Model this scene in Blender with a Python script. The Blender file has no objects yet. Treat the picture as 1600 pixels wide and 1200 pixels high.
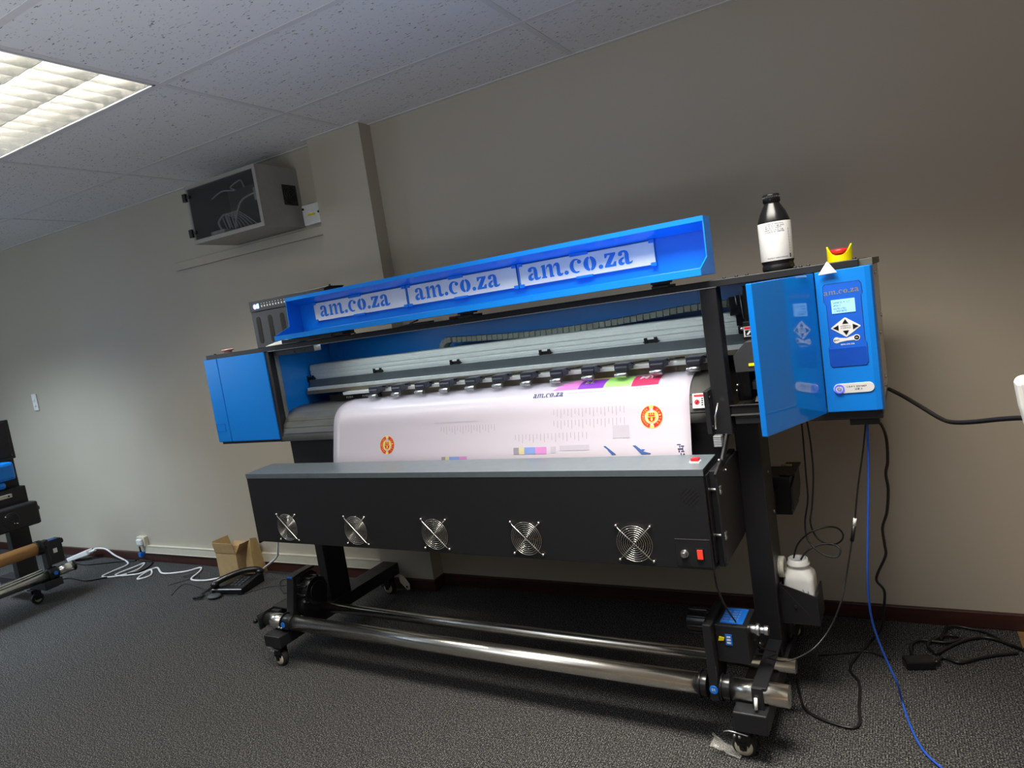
import bpy, bmesh, math, random
from mathutils import Vector, Matrix
random.seed(7)
C = bpy.context.scene.collection
sc = bpy.context.scene
PI = math.pi
TH = -0.0221            # the printer stands very slightly turned to the wall
PO = Vector((0, -.82, 0))
PR = Matrix.Translation(PO) @ Matrix.Rotation(TH, 4, 'Z')
H = 2.3904
GX, GY = -.4472, -.4671

# ------------------------------------------------------------------ materials
def new_mat(name):
    m = bpy.data.materials.new(name); m.use_nodes = True
    nt = m.node_tree; b = nt.nodes['Principled BSDF']
    return m, nt, b
def simple(name, col, rough=.5, metal=0, noise=.06, scale=30, bump=0, coat=0, trans=0, alpha=1, spec=.5):
    m, nt, b = new_mat(name)
    b.inputs['Roughness'].default_value = rough
    b.inputs['Metallic'].default_value = metal
    b.inputs['Coat Weight'].default_value = coat
    b.inputs['Specular IOR Level'].default_value = spec
    b.inputs['Transmission Weight'].default_value = trans
    b.inputs['Alpha'].default_value = alpha
    if noise:
        tc = nt.nodes.new('ShaderNodeTexCoord'); n = nt.nodes.new('ShaderNodeTexNoise')
        n.inputs['Scale'].default_value = scale; n.inputs['Detail'].default_value = 3
        nt.links.new(tc.outputs['Object'], n.inputs['Vector'])
        r = nt.nodes.new('ShaderNodeValToRGB')
        r.color_ramp.elements[0].position = .3; r.color_ramp.elements[1].position = .7
        r.color_ramp.elements[0].color = (*[c*(1-noise) for c in col], 1)
        r.color_ramp.elements[1].color = (*[min(1, c*(1+noise)) for c in col], 1)
        nt.links.new(n.outputs['Fac'], r.inputs['Fac']); nt.links.new(r.outputs['Color'], b.inputs['Base Color'])
        if bump:
            bp = nt.nodes.new('ShaderNodeBump'); bp.inputs['Strength'].default_value = bump; bp.inputs['Distance'].default_value = .002
            nt.links.new(n.outputs['Fac'], bp.inputs['Height']); nt.links.new(bp.outputs['Normal'], b.inputs['Normal'])
    else:
        b.inputs['Base Color'].default_value = (*col, 1)
    return m
def emit(name, col, s):
    m, nt, b = new_mat(name)
    b.inputs['Base Color'].default_value = (*[c*.5 for c in col], 1)
    b.inputs['Emission Color'].default_value = (*col, 1); b.inputs['Emission Strength'].default_value = s
    return m

BLUE = simple('blue_lacquer', (.004, .215, .76), .28, noise=.03, scale=4, coat=.3)
BLUEG = simple('blue_gloss', (.004, .19, .68), .10, noise=.02, scale=4, coat=1)
PANELB = simple('blue_panel_film', (.012, .115, .62), .3, noise=.03)
BLACK = simple('black_powder_coat', (.012, .012, .014), .42, noise=.15, scale=400, bump=.1)
DARKP = simple('dark_grey_paint', (.035, .035, .038), .38, noise=.08, scale=300, bump=.05)
BLACKG = simple('black_plastic', (.008, .008, .009), .25, noise=.1)
RUBBER = simple('rubber', (.012, .012, .012), .7, noise=.2)
SILVER = simple('silver_paint', (.42, .43, .44), .33, metal=.7, noise=.04)
ALU = simple('aluminium', (.78, .80, .82), .25, metal=1, noise=.05, scale=60)
ALUD = simple('aluminium_dark', (.25, .27, .29), .35, metal=1, noise=.05, scale=60)
CHROME = simple('chrome', (.90, .87, .80), .22, metal=1, noise=.03, scale=8)
STEEL = simple('steel', (.6, .6, .6), .3, metal=1, noise=.05)
APRON = simple('platen_grey', (.17, .17, .16), .35, metal=.3, noise=.12, scale=18)
BROWNM = simple('bronze_strip', (.22, .19, .14), .4, metal=.4, noise=.08)
WHITE = simple('white_plastic', (.8, .8, .78), .4, noise=.02)
PAPER = simple('white_media', (.58, .53, .60), .35, noise=.015, scale=3, coat=.15)
LABEL = simple('white_label', (.75, .75, .74), .5, noise=.03)
SIGNW = simple('white_sign_plate', (.80, .79, .75), .45, noise=.03)
SIGNB = simple('blue_letters', (.01, .19, .66), .5, noise=.03)
CREAM = simple('cream_plastic', (.62, .58, .46), .5, noise=.03)
GREYSIDE = simple('pale_grey_paint', (.60, .57, .50), .3, metal=.0, noise=.04)
RED = simple('red_plastic', (.65, .02, .03), .3, noise=.04)
YEL = simple('yellow_plastic', (.85, .72, .0), .4, noise=.03)
DKBLUE = simple('sticker_blue', (.01, .16, .65), .4, noise=.1, scale=200)
CARD = simple('cardboard', (.50, .34, .16), .8, noise=.07, scale=25)
KRAFT = simple('kraft_paper', (.45, .22, .07), .6, noise=.08, scale=15)
LANM = simple('blue_cable', (.02, .10, .55), .4, noise=.05)
WCAB = simple('white_cable', (.78, .76, .76), .45, noise=.03)
BCAB = simple('black_cable', (.010, .009, .009), .35, noise=.05)
WALL = None
def wall_mat():
    m, nt, b = new_mat('beige_wall_paint')
    tc = nt.nodes.new('ShaderNodeTexCoord')
    n = nt.nodes.new('ShaderNodeTexNoise'); n.inputs['Scale'].default_value = 1.2; n.inputs['Detail'].default_value = 4
    nt.links.new(tc.outputs['Object'], n.inputs['Vector'])
    r = nt.nodes.new('ShaderNodeValToRGB')
    r.color_ramp.elements[0].position = .35; r.color_ramp.elements[1].position = .65
    r.color_ramp.elements[0].color = (.47, .42, .335, 1); r.color_ramp.elements[1].color = (.50, .45, .365, 1)
    nt.links.new(n.outputs['Fac'], r.inputs['Fac']); nt.links.new(r.outputs['Color'], b.inputs['Base Color'])
    n2 = nt.nodes.new('ShaderNodeTexNoise'); n2.inputs['Scale'].default_value = 220
    nt.links.new(tc.outputs['Object'], n2.inputs['Vector'])
    bp = nt.nodes.new('ShaderNodeBump'); bp.inputs['Strength'].default_value = .12; bp.inputs['Distance'].default_value = .001
    nt.links.new(n2.outputs['Fac'], bp.inputs['Height']); nt.links.new(bp.outputs['Normal'], b.inputs['Normal'])
    b.inputs['Roughness'].default_value = .55
    return m
WALL = wall_mat()
def carpet_mat():
    m, nt, b = new_mat('charcoal_carpet')
    tc = nt.nodes.new('ShaderNodeTexCoord')
    n = nt.nodes.new('ShaderNodeTexNoise'); n.inputs['Scale'].default_value = 210; n.inputs['Detail'].default_value = 3; n.inputs['Roughness'].default_value = .75
    v = nt.nodes.new('ShaderNodeTexVoronoi'); v.inputs['Scale'].default_value = 300
    n3 = nt.nodes.new('ShaderNodeTexNoise'); n3.inputs['Scale'].default_value = 9; n3.inputs['Detail'].default_value = 5
    w = nt.nodes.new('ShaderNodeTexWave'); w.inputs['Scale'].default_value = 45; w.inputs['Distortion'].default_value = 3; w.inputs['Detail'].default_value = 2; w.inputs['Detail Scale'].default_value = 6
    for q in (n, v, n3, w): nt.links.new(tc.outputs['Object'], q.inputs['Vector'])
    r = nt.nodes.new('ShaderNodeValToRGB')
    e = r.color_ramp.elements
    e[0].position = .45; e[0].color = (.015, .015, .016, 1)
    e[1].position = .68; e[1].color = (.32, .31, .295, 1)
    x = e.new(.52); x.color = (.062, .061, .059, 1)
    nt.links.new(n.outputs['Fac'], r.inputs['Fac'])
    mx = nt.nodes.new('ShaderNodeMix'); mx.data_type = 'RGBA'; mx.blend_type = 'MULTIPLY'; mx.inputs[0].default_value = .5
    r2 = nt.nodes.new('ShaderNodeValToRGB'); r2.color_ramp.elements[0].color = (.35, .35, .35, 1); r2.color_ramp.elements[1].color = (1.5, 1.5, 1.5, 1)
    nt.links.new(w.outputs['Fac'], r2.inputs['Fac'])
    nt.links.new(r.outputs['Color'], mx.inputs[6]); nt.links.new(r2.outputs['Color'], mx.inputs[7])
    nt.links.new(mx.outputs[2], b.inputs['Base Color'])
    bp = nt.nodes.new('ShaderNodeBump'); bp.inputs['Strength'].default_value = .8; bp.inputs['Distance'].default_value = .004
    nt.links.new(v.outputs['Distance'], bp.inputs['Height']); nt.links.new(bp.outputs['Normal'], b.inputs['Normal'])
    b.inputs['Roughness'].default_value = .95; b.inputs['Specular IOR Level'].default_value = .1
    return m
CARPET = carpet_mat()
def ceil_mat():
    m, nt, b = new_mat('fissured_ceiling_tile')
    tc = nt.nodes.new('ShaderNodeTexCoord')
    mp = nt.nodes.new('ShaderNodeMapping'); mp.inputs['Scale'].default_value = (55, 150, 60); mp.inputs['Rotation'].default_value = (0, 0, .25)
    n = nt.nodes.new('ShaderNodeTexNoise'); n.inputs['Scale'].default_value = 1; n.inputs['Detail'].default_value = 2.5; n.inputs['Distortion'].default_value = .6
    nt.links.new(tc.outputs['Object'], mp.inputs['Vector']); nt.links.new(mp.outputs['Vector'], n.inputs['Vector'])
    r = nt.nodes.new('ShaderNodeValToRGB'); e = r.color_ramp.elements
    e[0].position = .31; e[0].color = (.22, .21, .20, 1); e[1].position = .36; e[1].color = (.80, .79, .78, 1)
    nt.links.new(n.outputs['Fac'], r.inputs['Fac']); nt.links.new(r.outputs['Color'], b.inputs['Base Color'])
    bp = nt.nodes.new('ShaderNodeBump'); bp.inputs['Strength'].default_value = .5; bp.inputs['Distance'].default_value = .003
    nt.links.new(r.outputs['Color'], bp.inputs['Height']); nt.links.new(bp.outputs['Normal'], b.inputs['Normal'])
    b.inputs['Roughness'].default_value = .9
    return m
CEIL = ceil_mat()
def wood_mat(name, c1, c2, sc_=(2, 30, 30), rough=.45):
    m, nt, b = new_mat(name)
    tc = nt.nodes.new('ShaderNodeTexCoord')
    mp = nt.nodes.new('ShaderNodeMapping'); mp.inputs['Scale'].default_value = sc_
    n = nt.nodes.new('ShaderNodeTexNoise'); n.inputs['Scale'].default_value = 1.5; n.inputs['Detail'].default_value = 6
    nt.links.new(tc.outputs['Object'], mp.inputs['Vector']); nt.links.new(mp.outputs['Vector'], n.inputs['Vector'])
    r = nt.nodes.new('ShaderNodeValToRGB'); r.color_ramp.elements[0].position = .35; r.color_ramp.elements[1].position = .65
    r.color_ramp.elements[0].color = (*c1, 1); r.color_ramp.elements[1].color = (*c2, 1)
    nt.links.new(n.outputs['Fac'], r.inputs['Fac']); nt.links.new(r.outputs['Color'], b.inputs['Base Color'])
    b.inputs['Roughness'].default_value = rough
    return m
SKIRT = wood_mat('dark_red_stained_wood', (.035, .011, .008), (.06, .018, .013))
OAK = wood_mat('oak_floor', (.20, .11, .045), (.32, .19, .08))

# ------------------------------------------------------------------ mesh builder
class MB:
    def __init__(s): s.v = []; s.f = []; s.m = []; s.s = []; s.mat = 0
    def add(s, vs, fs, smooth=False):
        o = len(s.v); s.v += [tuple(v) for v in vs]
        for f in fs: s.f.append([i+o for i in f]); s.m.append(s.mat); s.s.append(smooth)
        return s
    def hexa(s, p):
        return s.add(p, [(0,3,2,1),(4,5,6,7),(0,1,5,4),(1,2,6,5),(2,3,7,6),(3,0,4,7)])
    def box(s, x0, x1, y0, y1, z0, z1):
        return s.hexa([(x0,y0,z0),(x1,y0,z0),(x1,y1,z0),(x0,y1,z0),(x0,y0,z1),(x1,y0,z1),(x1,y1,z1),(x0,y1,z1)])
    def prism(s, poly, ax, a, b):
        # poly: 2D points; ax 'x': (y,z), 'y': (x,z), 'z': (x,y)
        def P(q, t): return {'x': (t, q[0], q[1]), 'y': (q[0], t, q[1]), 'z': (q[0], q[1], t)}[ax]
        n = len(poly); vs = [P(q, a) for q in poly] + [P(q, b) for q in poly]
        fs = [tuple(range(n)), tuple(range(2*n-1, n-1, -1))] + [(i, i+n, (i+1) % n+n, (i+1) % n) for i in range(n)]
        return s.add(vs, fs)
    def cyl(s, p0, p1, r, n=20, r2=None, caps=True):
        p0 = Vector(p0); p1 = Vector(p1); d = (p1-p0).normalized()
        a = d.orthogonal().normalized(); b = d.cross(a); r2 = r if r2 is None else r2
        vs = []
        for p, q in ((p0, r), (p1, r2)):
            for i in range(n):
                t = 2*PI*i/n; vs.append(p + a*math.cos(t)*q + b*math.sin(t)*q)
        s.add(vs, [(i, (i+1) % n, (i+1) % n+n, i+n) for i in range(n)], True)
        if caps:
            s.add(vs[:n], [tuple(range(n-1, -1, -1))]); s.add(vs[n:], [tuple(range(n))])
        return s
    def tube(s, pts, r, n=8, closed=False, caps=True):
        pts = [Vector(p) for p in pts]; N = len(pts); vs = []
        up = None
        for i, p in enumerate(pts):
            if closed: d = pts[(i+1) % N]-pts[i-1]
            else: d = pts[min(i+1, N-1)]-pts[max(i-1, 0)]
            d = d.normalized() if d.length > 1e-9 else Vector((0,0,1))
            if up is None: up = d.orthogonal().normalized()
            else:
                up = up-d*up.dot(d)
                up = up.normalized() if up.length > 1e-6 else d.orthogonal().normalized()
            b = d.cross(up)
            for k in range(n):
                t = 2*PI*k/n; vs.append(p+up*math.cos(t)*r+b*math.sin(t)*r)
        fs = []
        for i in range(N if closed else N-1):
            j = (i+1) % N
            for k in range(n):
                l = (k+1) % n; fs.append((i*n+k, i*n+l, j*n+l, j*n+k))
        s.add(vs, fs, True)
        if caps and not closed:
            s.add(vs[:n], [tuple(range(n-1, -1, -1))]); s.add(vs[-n:], [tuple(range(n))])
        return s
    def lathe(s, prof, c=(0,0,0), n=32, ax='z'):
        vs = []
        for r, z in prof:
            for i in range(n):
                t = 2*PI*i/n; q = (r*math.cos(t), r*math.sin(t), z)
                if ax == 'x': q = (q[2], q[0], q[1])
                if ax == 'y': q = (q[0], q[2], q[1])
                vs.append((q[0]+c[0], q[1]+c[1], q[2]+c[2]))
        fs = []
        for j in range(len(prof)-1):
            for i in range(n): fs.append((j*n+i, j*n+(i+1) % n, (j+1)*n+(i+1) % n, (j+1)*n+i))
        return s.add(vs, fs, True)
    def sphere(s, c, r, n=14, sc3=(1,1,1)):
        vs = []; fs = []; m = n//2
        for j in range(m+1):
            for i in range(n):
                a = PI*j/m; t = 2*PI*i/n
                vs.append((c[0]+r*sc3[0]*math.sin(a)*math.cos(t), c[1]+r*sc3[1]*math.sin(a)*math.sin(t), c[2]+r*sc3[2]*math.cos(a)))
        for j in range(m):
            for i in range(n): fs.append((j*n+i, (j+1)*n+i, (j+1)*n+(i+1) % n, j*n+(i+1) % n))
        return s.add(vs, fs, True)
    def build(s, name, mats, parent=None, bevel=0, seg=2, loc=None, world=True, label=None):
        """parent: part in the parent's own frame. No parent: vertices are world points, origin moved to the base."""
        me = bpy.data.meshes.new(name)
        vs = [Vector(v) for v in s.v]
        o = Vector((0,0,0))
        if parent is None and world and vs:
            xs = [v.x for v in vs]; ys = [v.y for v in vs]; zs = [v.z for v in vs]
            o = Vector(((min(xs)+max(xs))/2, (min(ys)+max(ys))/2, min(zs)))
            vs = [v-o for v in vs]
        me.from_pydata([tuple(v) for v in vs], [], s.f)
        if not isinstance(mats, (list, tuple)): mats = [mats]
        for m in mats: me.materials.append(m)
        for p, mi, sm in zip(me.polygons, s.m, s.s): p.material_index = mi; p.use_smooth = sm
        bm = bmesh.new(); bm.from_mesh(me)
        bmesh.ops.remove_doubles(bm, verts=bm.verts, dist=1e-6)
        bmesh.ops.recalc_face_normals(bm, faces=bm.faces)
        bm.to_mesh(me); bm.free()
        ob = bpy.data.objects.new(name, me); C.objects.link(ob)
        if parent is not None: ob.parent = parent
        ob.location = loc if loc is not None else o
        if bevel:
            md = ob.modifiers.new('bevel', 'BEVEL'); md.width = bevel; md.segments = seg; md.limit_method = 'ANGLE'; md.angle_limit = .7
            md.harden_normals = False
        if label: ob['label'] = label
        return ob

def tag(o, label, cat, group=None):
    o['label'] = label; o['category'] = cat
    if group: o['group'] = group
    return o
def struct(o): o['kind'] = 'structure'; return o
def thing(name, label, cat, loc=(0,0,0), rz=0, group=None):
    o = bpy.data.objects.new(name, None); C.objects.link(o)
    o.location = loc; o.rotation_euler = (0, 0, rz); o.empty_display_size = .1
    return tag(o, label, cat, group)
def copy_part(o, parent, loc):
    c = o.copy(); C.objects.link(c); c.parent = parent; c.location = loc
    for ch in list(o.children):
        d = ch.copy(); C.objects.link(d); d.parent = c
    return c
def spline(pts, k=8):
    P = [Vector(p) for p in pts]; out = []
    for i in range(len(P)-1):
        p0 = P[max(i-1, 0)]; p1 = P[i]; p2 = P[i+1]; p3 = P[min(i+2, len(P)-1)]
        for j in range(k):
            t = j/k
            out.append(.5*((2*p1)+(p2-p0)*t+(2*p0-5*p1+4*p2-p3)*t*t+(3*p1-p0-3*p2+p3)*t**3))
    out.append(P[-1]); return out
def W(x, y, z): return PR @ Vector((x, y, z))

# ------------------------------------------------------------------ lettering
def arc(cx, cy, rx, ry, a0, a1, n=14):
    return [(cx+rx*math.cos(math.radians(a0+(a1-a0)*i/n)), cy+ry*math.sin(math.radians(a0+(a1-a0)*i/n))) for i in range(n+1)]
def glyph(ch):
    if ch == 'a':
        return [[(.44,.10),(.52,-.02),(.66,-.04),(.84,.02),(.92,.16),(.88,.20),(.78,.13),(.70,.16),(.70,.72),(.64,.92),(.48,1.02),(.28,1.02),(.10,.94),(.05,.80),(.08,.68),(.20,.64),(.31,.70),(.31,.84),(.40,.90),(.46,.80),(.44,.60)],
                [(.40,.56),(.22,.50),(.06,.38),(.01,.20),(.06,.04),(.20,-.03),(.34,.0),(.40,.08),(.40,.22),(.33,.14),(.26,.20),(.27,.34),(.40,.44)]]
    if ch == 'm':
        st = [[(-.02,.86),(.08,1.0),(.30,1.02),(.30,.12),(.36,.10),(.36,0),(.0,0),(.0,.10),(.07,.12),(.07,.86)]]
        for dx in (0, .50):
            st.append([(.34+dx,.74),(.44+dx,.96),(.60+dx,1.03),(.74+dx,.98),(.80+dx,.82),(.80+dx,.12),(.86+dx,.10),(.86+dx,0),(.56+dx,0),(.57+dx,.74),(.52+dx,.82),(.44+dx,.80),(.34+dx,.62)])
        st[-1][5:8] = [(1.30,.22),(1.38,.14),(1.46,.2),(1.50,.12),(1.40,-.02),(1.22,-.04),(1.10,.02),(1.07,.14)]
        return st
    if ch == 'c':
        return [arc(.42,.5,.42,.54,52,305)+arc(.46,.5,.20,.42,290,80), arc(.66,.78,.14,.15,0,350,12)]
    if ch == 'o':
        return [arc(.42,.5,.42,.54,98,262)+arc(.44,.5,.13,.42,258,102), arc(.42,.5,.42,.54,-82,82)+arc(.40,.5,.13,.42,78,-78)]
    if ch == 'z':
        return [[(.04,1.0),(.74,1.0),(.74,.88),(.36,.16),(.50,.15),(.62,.34),(.74,.34),(.72,0),(0,0),(0,.12),(.40,.85),(.24,.86),(.14,.68),(.04,.68)]]
    if ch == '.':
        return [arc(.15,.13,.15,.16,0,345,12)]
ADV = {'a': .98, 'm': 1.56, 'c': .92, 'o': .95, 'z': .84, '.': .40}
def stencil_word(mb, w, place, width, height):
    tot = sum(ADV[c] for c in w); x = 0
    for c in w:
        for poly in glyph(c):
            vs = [place(width*(x+px)/tot, height*py) for px, py in poly]
            mb.add(vs, [tuple(range(len(vs)))])
        x += ADV[c]
_tcache = {}
def text_polys(s, bold=0):
    key = (s, bold)
    if key in _tcache: return _tcache[key]
    cu = bpy.data.curves.new('t', 'FONT'); cu.body = s; cu.size = 1; cu.offset = bold; cu.resolution_u = 2
    ob = bpy.data.objects.new('t', cu); C.objects.link(ob)
    bpy.context.view_layer.update()
    me = bpy.data.meshes.new_from_object(ob.evaluated_get(bpy.context.evaluated_depsgraph_get()))
    vs = [(v.co.x, v.co.y) for v in me.vertices]; fs = [tuple(p.vertices) for p in me.polygons]
    bpy.data.objects.remove(ob); bpy.data.curves.remove(cu); bpy.data.meshes.remove(me)
    x0 = min(v[0] for v in vs); x1 = max(v[0] for v in vs); y0 = min(v[1] for v in vs); y1 = max(v[1] for v in vs)
    _tcache[key] = (vs, fs, x0, x1, y0, y1)
    return _tcache[key]
def word(mb, s, place, width=None, height=None, bold=.02, center=False):
    vs, fs, x0, x1, y0, y1 = text_polys(s, bold)
    k = (height/(y1-y0)) if height else width/(x1-x0)
    kx = (width/(x1-x0)) if width else k
    ox = -(x1-x0)/2*kx if center else 0; oy = -(y1-y0)/2*k if center else 0
    mb.add([place((v[0]-x0)*kx+ox, (v[1]-y0)*k+oy) for v in vs], fs)

def scribble(mb, place, width, height):
    """lettering too small to read: a row of small broken strokes"""
    rs = random.Random(int(width*1e5)+int(height*1e5)); x = 0; s = height*.62
    while x < width-s*.6:
        if rs.random() < .14: x += s*.6; continue
        w_ = s*.8; t = s*.24; a = rs.random()
        rects = [(x, 0, x+t, height)] if a < .7 else [(x+w_-t, 0, x+w_, height)]
        if rs.random() < .6: rects.append((x, height*.8, x+w_, height))
        if rs.random() < .6: rects.append((x, 0, x+w_, height*.2))
        if rs.random() < .5: rects.append((x, height*.42, x+w_, height*.6))
        for r in rects: mb.add([place(r[0], r[1]), place(r[2], r[1]), place(r[2], r[3]), place(r[0], r[3])], [(0,1,2,3)])
        x += s*1.05

FE = [.62, .8, .3, .35, .3]     # relative output of the fittings outside the frame
LEFT_DAY_E, UPFILL_E, UPFILL_TILT = 30, 64, 1.45
TUBE_E = 84
LED_E = 24
EXPO = 0.1
HOSE1 = [(1.544,-0.454,0.893),(1.543,-0.454,0.818),(1.543,-0.474,0.715),(1.543,-0.494,0.635),(1.529,-0.504,0.563),(1.532,-0.524,0.516),(1.553,-0.544,0.49),(1.586,-0.555,0.47),(1.619,-0.556,0.468),(1.629,-0.546,0.489),(1.606,-0.535,0.501),(1.568,-0.535,0.497),(1.533,-0.544,0.48),(1.51,-0.553,0.451)]
HOSE2 = [(1.557,-0.434,0.888),(1.562,-0.434,0.812),(1.563,-0.454,0.71),(1.553,-0.484,0.611),(1.545,-0.504,0.563),(1.555,-0.514,0.524),(1.577,-0.525,0.503),(1.608,-0.525,0.496),(1.633,-0.536,0.513),(1.64,-0.536,0.535),(1.625,-0.536,0.555),(1.593,-0.545,0.56),(1.546,-0.554,0.544),(1.507,-0.553,0.504),(1.489,-0.553,0.456)]
USB = [(1.741,-0.688,0.93),(1.728,-0.688,0.849),(1.705,-0.688,0.736),(1.689,-0.687,0.64),(1.685,-0.687,0.617),(1.675,-0.687,0.571),(1.665,-0.697,0.526),(1.652,-0.706,0.47),(1.634,-0.736,0.403),(1.601,-0.755,0.331),(1.561,-0.794,0.287),(1.52,-0.834,0.271),(1.478,-0.853,0.262),(1.426,-0.812,0.243)]
USBSTUB = [(1.682,-0.687,0.62),(1.672,-0.687,0.579)]
POWER = [(1.755,-0.679,0.928),(1.776,-0.659,0.911),(1.786,-0.609,0.856),(1.784,-0.599,0.786),(1.776,-0.589,0.745),(1.778,-0.579,0.693),(1.769,-0.569,0.621),(1.753,-0.559,0.567),(1.754,-0.549,0.512),(1.753,-0.529,0.467),(1.726,-0.498,0.397),(1.72,-0.478,0.36),(1.737,-0.438,0.308),(1.723,-0.358,0.191),(1.707,-0.278,0.093),(1.664,-0.223,0.012),(1.608,-0.39,0.006),(1.639,-0.48,0.006),(1.643,-0.606,0.006),(1.645,-0.72,0.006),(1.592,-0.732,0.006),(1.502,-0.686,0.006),(1.47,-0.597,0.006),(1.45,-0.504,0.006)]
LAN = [(1.744,-0.689,0.93),(1.738,-0.688,0.811),(1.725,-0.688,0.66),(1.71,-0.678,0.501),(1.703,-0.658,0.393),(1.704,-0.638,0.313),(1.715,-0.618,0.233),(1.736,-0.608,0.152),(1.755,-0.609,0.093),(1.764,-0.58,0.01),(1.785,-0.7,0.006),(1.813,-0.796,0.006),(1.855,-0.86,0.006),(1.887,-0.906,0.006)]
MAINS = [(1.803,-0.56,0.992),(1.836,-0.611,0.979),(1.879,-0.681,0.957),(1.918,-0.762,0.94),(1.942,-0.813,0.94),(1.979,-0.864,0.95),(2.024,-0.925,0.967),(2.063,-0.986,0.981),(2.098,-1.066,0.993)]
CWHITE = [(-3.555,-0.05,0.062),(-3.496,-0.05,0.084),(-3.371,-0.05,0.085),(-3.265,-0.05,0.04),(-3.124,-0.057,0.006),(-3.029,-0.115,0.006),(-3.02,-0.227,0.006),(-2.992,-0.311,0.006),(-2.857,-0.28,0.006),(-2.821,-0.166,0.006),(-2.9,-0.063,0.006),(-2.909,-0.133,0.006),(-2.901,-0.276,0.006),(-2.722,-0.228,0.006),(-2.701,-0.149,0.006),(-2.58,-0.229,0.006),(-2.615,-0.296,0.006),(-2.678,-0.211,0.006),(-2.684,-0.114,0.006),(-2.506,-0.186,0.006),(-2.348,-0.132,0.006),(-2.293,-0.06,0.006),(-2.227,-0.115,0.006),(-2.158,-0.227,0.006),(-2.027,-0.226,0.006),(-1.931,-0.187,0.012)]
CWHITE2 = [(-1.715,-0.115,0.02),(-1.746,-0.035,0.006),(-1.746,-0.035,0.006),(-1.501,-0.1,0.127),(-1.445,-0.12,0.194),(-1.397,-0.14,0.293),(-1.35,-0.15,0.433)]
BLK = [(-3.332,-0.405,0.006),(-3.27,-0.374,0.006),(-3.054,-0.384,0.006),(-2.963,-0.328,0.006),(-2.856,-0.258,0.006),(-2.761,-0.158,0.006),(-2.855,-0.035,0.006),(-3.0,-0.035,0.012)]
BLK2 = [(-3.91,-0.076,0.02),(-3.738,-0.123,0.006),(-3.49,-0.164,0.006),(-3.323,-0.118,0.006),(-3.176,-0.063,0.006),(-3.046,-0.035,0.006)]
THIN = [(-2.054,-0.438,0.003),(-2.136,-0.285,0.003),(-1.804,-0.351,0.003),(-1.595,-0.359,0.003),(-1.457,-0.223,0.003),(-1.332,-0.167,0.003),(-1.445,-0.111,0.003),(-1.422,-0.172,0.003),(-1.265,-0.278,0.003),(-1.261,-0.2,0.003)]
MESS1 = [(2.125,-0.158,0.008),(2.101,-0.141,0.008),(2.051,-0.103,0.008),(2.005,-0.099,0.008),(1.945,-0.144,0.008),(1.893,-0.21,0.008),(1.867,-0.246,0.012),(1.847,-0.183,0.012),(1.909,-0.113,0.012),(1.946,-0.129,0.012),(1.906,-0.165,0.012),(1.829,-0.164,0.012),(1.798,-0.198,0.012),(1.795,-0.262,0.012),(1.809,-0.299,0.015)]
MESS2 = [(2.104,-0.184,0.008),(2.048,-0.21,0.008),(1.992,-0.244,0.008),(1.934,-0.287,0.008),(1.89,-0.267,0.008),(1.861,-0.296,0.008),(1.839,-0.287,0.012)]
MESS3 = [(2.124,-0.169,0.016),(2.077,-0.115,0.008),(2.028,-0.056,0.008),(1.975,-0.035,0.008),(1.935,-0.035,0.012),(1.909,-0.06,0.012),(1.887,-0.159,0.016)]
MOTORW = [(1.32,-0.899,0.561),(1.325,-0.909,0.507),(1.341,-0.91,0.449),(1.36,-0.88,0.384)]
MOTORW2 = [(1.403,-0.851,0.318),(1.408,-0.801,0.268),(1.438,-0.752,0.233)]

# ================================================================== THE ROOM
XL, XR, YF = -5.6, 4.2, -6.2
m = MB(); m.box(XL, 2.125, YF, 0, -.05, 0); struct(m.build('floor', CARPET, world=False))
m = MB(); m.box(2.125, XR, YF, 0, -.05, 0); struct(m.build('floor_boards', OAK, world=False))
m = MB()
m.box(XL, XR, 0, .12, 0, H+.2)
struct(m.build('wall_back', WALL, world=False))
m = MB(); m.box(-.6989, -.3536, -.087, .0, 0, H); struct(m.build('wall_pier', WALL, world=False))
m = MB(); m.box(XL-.12, XL, YF, .12, 0, H+.2); struct(m.build('wall_left', WALL, world=False))
m = MB(); m.box(XR, XR+.12, YF, .12, 0, H+.2); struct(m.build('wall_right', WALL, world=False))
m = MB(); m.box(XL, XR, YF-.12, YF, 0, H+.2); struct(m.build('wall_front', WALL, world=False))
# skirting
m = MB(); m.box(XL, -.6989, -.014, 0, 0, .062); m.box(-.3536, XR, -.014, 0, 0, .062)
m.box(-.712, -.340, -.101, -.087, 0, .062); m.box(-.712, -.6989, -.087, 0, 0, .062); m.box(-.3536, -.340, -.087, 0, 0, .062)
struct(m.build('baseboard_back', SKIRT, bevel=.004, world=False))
# ceiling tiles: every cell is a tile except those of the light fittings
fix = [(-1, 1), (1, 1), (-3, 1), (-1, 5), (1, 5), (-3, 5)]      # (column, row) of the fittings
m = MB(); G = .0015
cols = range(-5, 5); rows = range(0, 10)
for i in cols:
    x0 = max(GX+1.2*i, XL); x1 = min(GX+1.2*(i+1), XR)
    if x1 <= x0: continue
    m.box(x0+G, x1-G, GY+G, 0, H, H+.02)
    for j in rows:
        if (i, j) in fix: continue
        y1 = GY-.6*j; y0 = max(GY-.6*(j+1), YF)
        if y1 > y0: m.box(x0+G, x1-G, y0+G, y1-G, H, H+.02)
struct(m.build('ceiling', CEIL, world=False))
TBAR = simple('white_ceiling_grid', (.70, .69, .68), .5, noise=.02)
m = MB()
for i in range(-4, 5):
    x = GX+1.2*i
    if XL < x < XR: m.box(x-.012, x+.012, YF, 0, H-.0015, H-.0002)
for j in range(0, 10):
    y = GY-.6*j
    m.box(XL, XR, y-.012, y+.012, H-.0018, H-.0004)
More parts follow.
